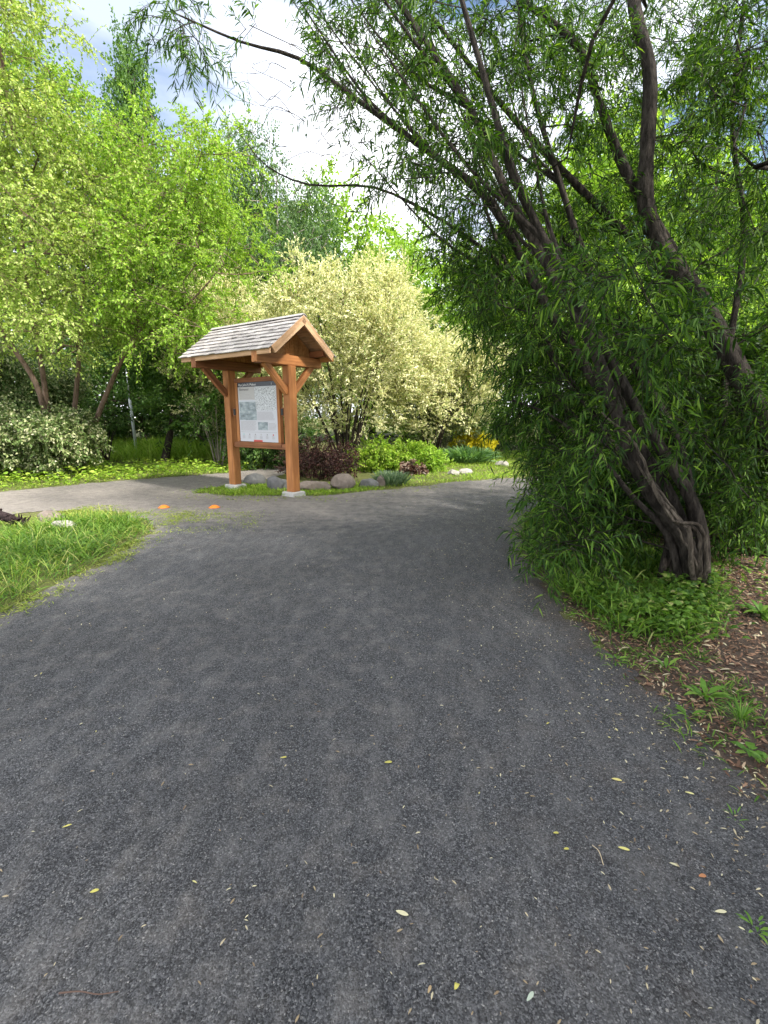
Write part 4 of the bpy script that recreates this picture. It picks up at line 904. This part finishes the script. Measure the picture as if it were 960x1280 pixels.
grass('grass', 'thin yellowish turf fraying into the gravel in front of the kiosk', ISLE2, 7000, .06, .010, LAWN, 423, clear=None, lean=1.0, soft=.4, clump=2.2, thin=-.2)
def flats(name, label, P, L, W, mat, rng, z=.012, cat='litter', tilt=.25):
    m = len(P); a = rng.random(m)*6.283; D = np.stack([np.cos(a), np.sin(a), rng.normal(size=m)*tilt*.5], -1); N = np.array([0, 0, 1.0])+rng.normal(size=(m, 3))*tilt
    s = .5+rng.random(m); mb = MB(); leaves(mb, np.column_stack([P, z+rng.random(m)*.006]), D, N, L*s, W*s, 'lance', .05, .25)
    o = mb.build(name, mat); tag(o, label, cat, kind='stuff'); return o
rng = np.random.default_rng(501)
Q = np.column_stack([-3+rng.random(60000)*5.4, .6+rng.random(60000)**1.5*8])
sd = sdf(PATH, Q[:, 0], Q[:, 1]); right = np.clip((Q[:, 0]+.4)/2.0, .05, 1)**2
edge = np.exp(sd/.35)*(Q[:, 0] > 0)
Q = Q[(sd < .05) & (rng.random(60000) < .02+.10*right+.45*edge)]
flats('leaf_litter', 'small pale dry leaf scraps strewn over the gravel path', Q, .016, .0045, LITTER, rng)
MV = [(1.1, 1.4), (1.35, 2.2), (1.3, 3.0), (1.6, 4.2), (3.5, 6.5), (6.5, 6.5), (6.5, 4), (2.8, 1.2)]
Q = scatter(MV, 42000, rng, .06)
flats('wood_chips', 'brown wood chips and dead leaves covering the bed under the willows', Q, .034, .0085, CHIPS, rng, .010, tilt=.45)
k = rng.random(len(Q)) < .045
flats('leaf_litter', 'pale dead willow leaves lying on the wood chips', Q[k], .045, .010, LITTER, rng, .022, tilt=.35)
# loose stones, only where the lens is near enough to show them one by one
n = 26000; P = np.column_stack([-2.6+rng.random(n)*4.6, .55+rng.random(n)**1.6*4.2]); P = P[sdf(PATH, P[:, 0], P[:, 1]) < 0]; n = len(P)
oc = np.array([[1, 0, 0], [-1, 0, 0], [0, 1, 0], [0, -1, 0], [0, 0, .8], [0, 0, -.8]])*1.0
s = (.0016+.0034*rng.random(n)**3)[:, None, None]; V = oc[None]*s*(.6+.8*rng.random((n, 6, 1))); a = rng.random(n)*6.283
rx = V[..., 0]*np.cos(a)[:, None]-V[..., 1]*np.sin(a)[:, None]; ry = V[..., 0]*np.sin(a)[:, None]+V[..., 1]*np.cos(a)[:, None]
V = np.stack([rx+P[:, None, 0], ry+P[:, None, 1], V[..., 2]+.0095], -1); f = np.array([[0, 2, 4], [2, 1, 4], [1, 3, 4], [3, 0, 4], [2, 0, 5], [1, 2, 5], [3, 1, 5], [0, 3, 5]])
mb = MB(); mb.add(V, ((np.arange(n)*6)[:, None, None]+f[None]).reshape(-1, 3))
tag(mb.build('loose_gravel', leafmat('stone_grains', [(0, (.03, .031, .033)), (.6, (.08, .081, .085)), (.95, (.14, .14, .143)), (1, (.26, .25, .23))], .0, (1, 1, 1), .8)), 'loose grey stone grains on the near path', 'gravel', kind='stuff')
# single fallen leaves one can point at
def curled(name, label, px, py, ln, wd, ang, col, curl=.15, cat='fallen leaf'):
    g = G(px, py); k = 9; ln *= .85; wd *= .8; t = np.linspace(0, 1, k); half = wd*.5*np.sin(np.pi*np.clip(t*.96+.02, 0, 1))**.7; th = curl*6*t
    x = np.cumsum(np.cos(th))*ln/k; x -= x.mean(); z = (np.cumsum(np.sin(th))*ln/k); z = z-z.min()+.003
    if curl < .3: z = .002+.0018*np.sin(np.pi*t)
    y = curl*.6*ln*(t-.5)**2
    V = np.concatenate([np.stack([x, y-half, z+half*.06], -1), np.stack([x, y, z], -1), np.stack([x, y+half, z+half*.06], -1)])
    f = [[r*k+i, r*k+i+1, (r+1)*k+i+1, (r+1)*k+i] for r in range(2) for i in range(k-1)]
    mb = MB(); mb.add(V, np.array(f)); m = plain('fallen_leaf_tone', col, .55, 0, .12, 80); o = mb.build(name, m, None, True); o.location = (g[0], g[1], .011); o.rotation_euler = (0, 0, ang)
    tag(o, label, cat, 'single fallen leaves on the path'); return o
CR, YL, TN = (.56, .52, .33), (.46, .42, .09), (.36, .26, .14)
curled('fallen_leaf', 'largest cream willow leaf lying alone in the near middle of the path', 503, 1146, .062, .017, -.35, CR)
curled('fallen_leaf', 'curled bright yellow leaf near the bottom edge, standing on its rim', 571, 1241, .045, .016, 1.2, YL, .75)
curled('fallen_leaf', 'narrow tan leaf just beside the curled yellow one', 537, 1241, .032, .010, 1.1, TN)
curled('fallen_leaf', 'grey-green pointed leaf lying right of the curled yellow one', 663, 1250, .048, .013, .75, (.36, .42, .34))
curled('fallen_leaf', 'curved yellow leaf alone far up the middle of the path', 486, 956, .06, .018, .1, YL, .2)
curled('fallen_leaf', 'plump yellow leaf on the dark gravel towards the weedy right edge', 771, 978, .062, .018, -.3, (.60, .52, .18))
curled('fallen_leaf', 'long pale yellow leaf right of the two short yellow scraps', 780, 1065, .058, .015, -.35, (.60, .55, .18))
curled('fallen_leaf', 'bright yellow leaf alone on the near left of the path', 119, 1118, .04, .015, .35, YL)
curled('fallen_leaf', 'short yellow scrap, the upper of two close together', 695, 1045, .030, .012, 0, YL)
curled('fallen_leaf', 'short yellow scrap, the lower of two close together', 708, 1065, .030, .012, .1, YL)
curled('fallen_leaf', 'cream forked leaf near the green tuft at the lower right', 901, 1144, .055, .014, .0, CR)
curled('fallen_leaf', 'slim cream leaf up the path from the orange-brown one', 843, 1085, .045, .012, -.5, CR)
curled('fallen_leaf', 'small orange-brown leaf at the lower right of the path', 878, 1099, .04, .017, .1, (.40, .17, .07))
curled('fallen_leaf', 'pale yellow leaf beside the weeds on the right gravel edge', 862, 995, .05, .013, -.4, (.62, .58, .25))
curled('fallen_leaf', 'bright cream leaf at the border of gravel and wood chips', 872, 919, .07, .02, -.5, CR)
curled('fallen_leaf', 'thin yellow crescent leaf at the left of the path', 85, 1036, .055, .010, .5, (.55, .50, .12), .2)
curled('fallen_leaf', 'yellow leaf crescent left of the centre, far up the path', 355, 950, .05, .012, .2, (.50, .45, .10), .2)
g = G(110, 1246); mb = MB(); mb.tube(stem([(-.075, 0, .012), (-.02, .002, .015), (.03, -.003, .013), (.08, .004, .012)], 12), np.linspace(.0025, .0012, 13)[:len(stem([(-.075, 0, .012), (-.02, .002, .015), (.03, -.003, .013), (.08, .004, .012)], 12))], 5)
o = mb.build('fallen_twig', plain('red_brown_twig', (.105, .065, .05), .85), None, True); o.location = (g[0], g[1], 0); tag(o, 'thin reddish twig lying at the near left of the path', 'twig')
for (x0, y0, x1, y1, lab) in ((740, 1060, 754, 1085, 'thin pale curved straw beside the short yellow scraps'), (830, 895, 850, 915, 'thin bare twig at the border of the wood chips')):
    a, b_ = G(x0, y0), G(x1, y1); mb = MB(); mb.tube(stem([(*a, .012), (*(a*.5+b_*.5+.006), .02), (*b_, .012)], 10), .0016, 5); tag(mb.build('fallen_twig', plain('straw', (.40, .33, .22), .8)), lab, 'twig')
# individual weeds at the right edge
def weed(px, py, n, L, W, seed, label, mat=DIMGRASS, up=.5):
    rng = np.random.default_rng(seed); g = G(px, py); root = empty('weed', (g[0], g[1], 0)); tag(root, label, 'weed')
    mb = MB(); a = np.arange(n)*2.4+rng.normal(size=n)*.3; u_ = up*(.5+rng.random(n)); D = np.stack([np.cos(a), np.sin(a), u_], -1); N = np.stack([-np.cos(a)*.6, -np.sin(a)*.6, np.ones(n)], -1)+rng.normal(size=(n, 3))*.15
    P = np.stack([np.cos(a)*.012, np.sin(a)*.012, .008+.03*rng.random(n)], -1); s = .6+.6*rng.random(n)
    leaves(mb, P, D, N, L*s, W*s, 'lance', .35); mb.build('leaf_rosette', mat, root); return root
WEEDM = leafmat('weed_leaf', [(0, (.06, .15, .02)), (.6, (.12, .25, .035)), (1, (.20, .33, .06))], .36)
weed(832, 840, 11, .11, .022, 601, 'bright weed rosette on the wood chips below the willow foot', WEEDM, .9)
weed(880, 876, 13, .13, .028, 602, 'larger broad-leaved weed on the wood chips towards the right edge', WEEDM, .8)
weed(770, 830, 9, .07, .016, 603, 'low weed at the tip of the wood chips near the path', WEEDM, .5)
weed(860, 900, 8, .08, .02, 604, 'weed standing alone at the gravel border below the broad-leaved one', WEEDM, .7)
weed(936, 944, 8, .07, .034, 605, 'round-leaved weed at the right edge beside the bare twig', WEEDM, .35)
weed(957, 960, 12, .07, .02, 606, 'small weed cut by the right edge below the round-leaved one', WEEDM, .8)
weed(950, 770, 30, .17, .035, 607, 'large leafy weed on the mulch at the right edge', WEEDM, .6)
weed(925, 905, 60, .14, .006, 608, 'fine grassy tuft on the mulch near the right edge', WEEDM, 1.6)
weed(943, 1166, 12, .045, .009, 609, 'tiny green tuft growing out of the gravel at the lower right', WEEDM, .7)
weed(918, 1028, 8, .05, .006, 610, 'sparse thin tuft in the gravel near the right edge', WEEDM, .8)
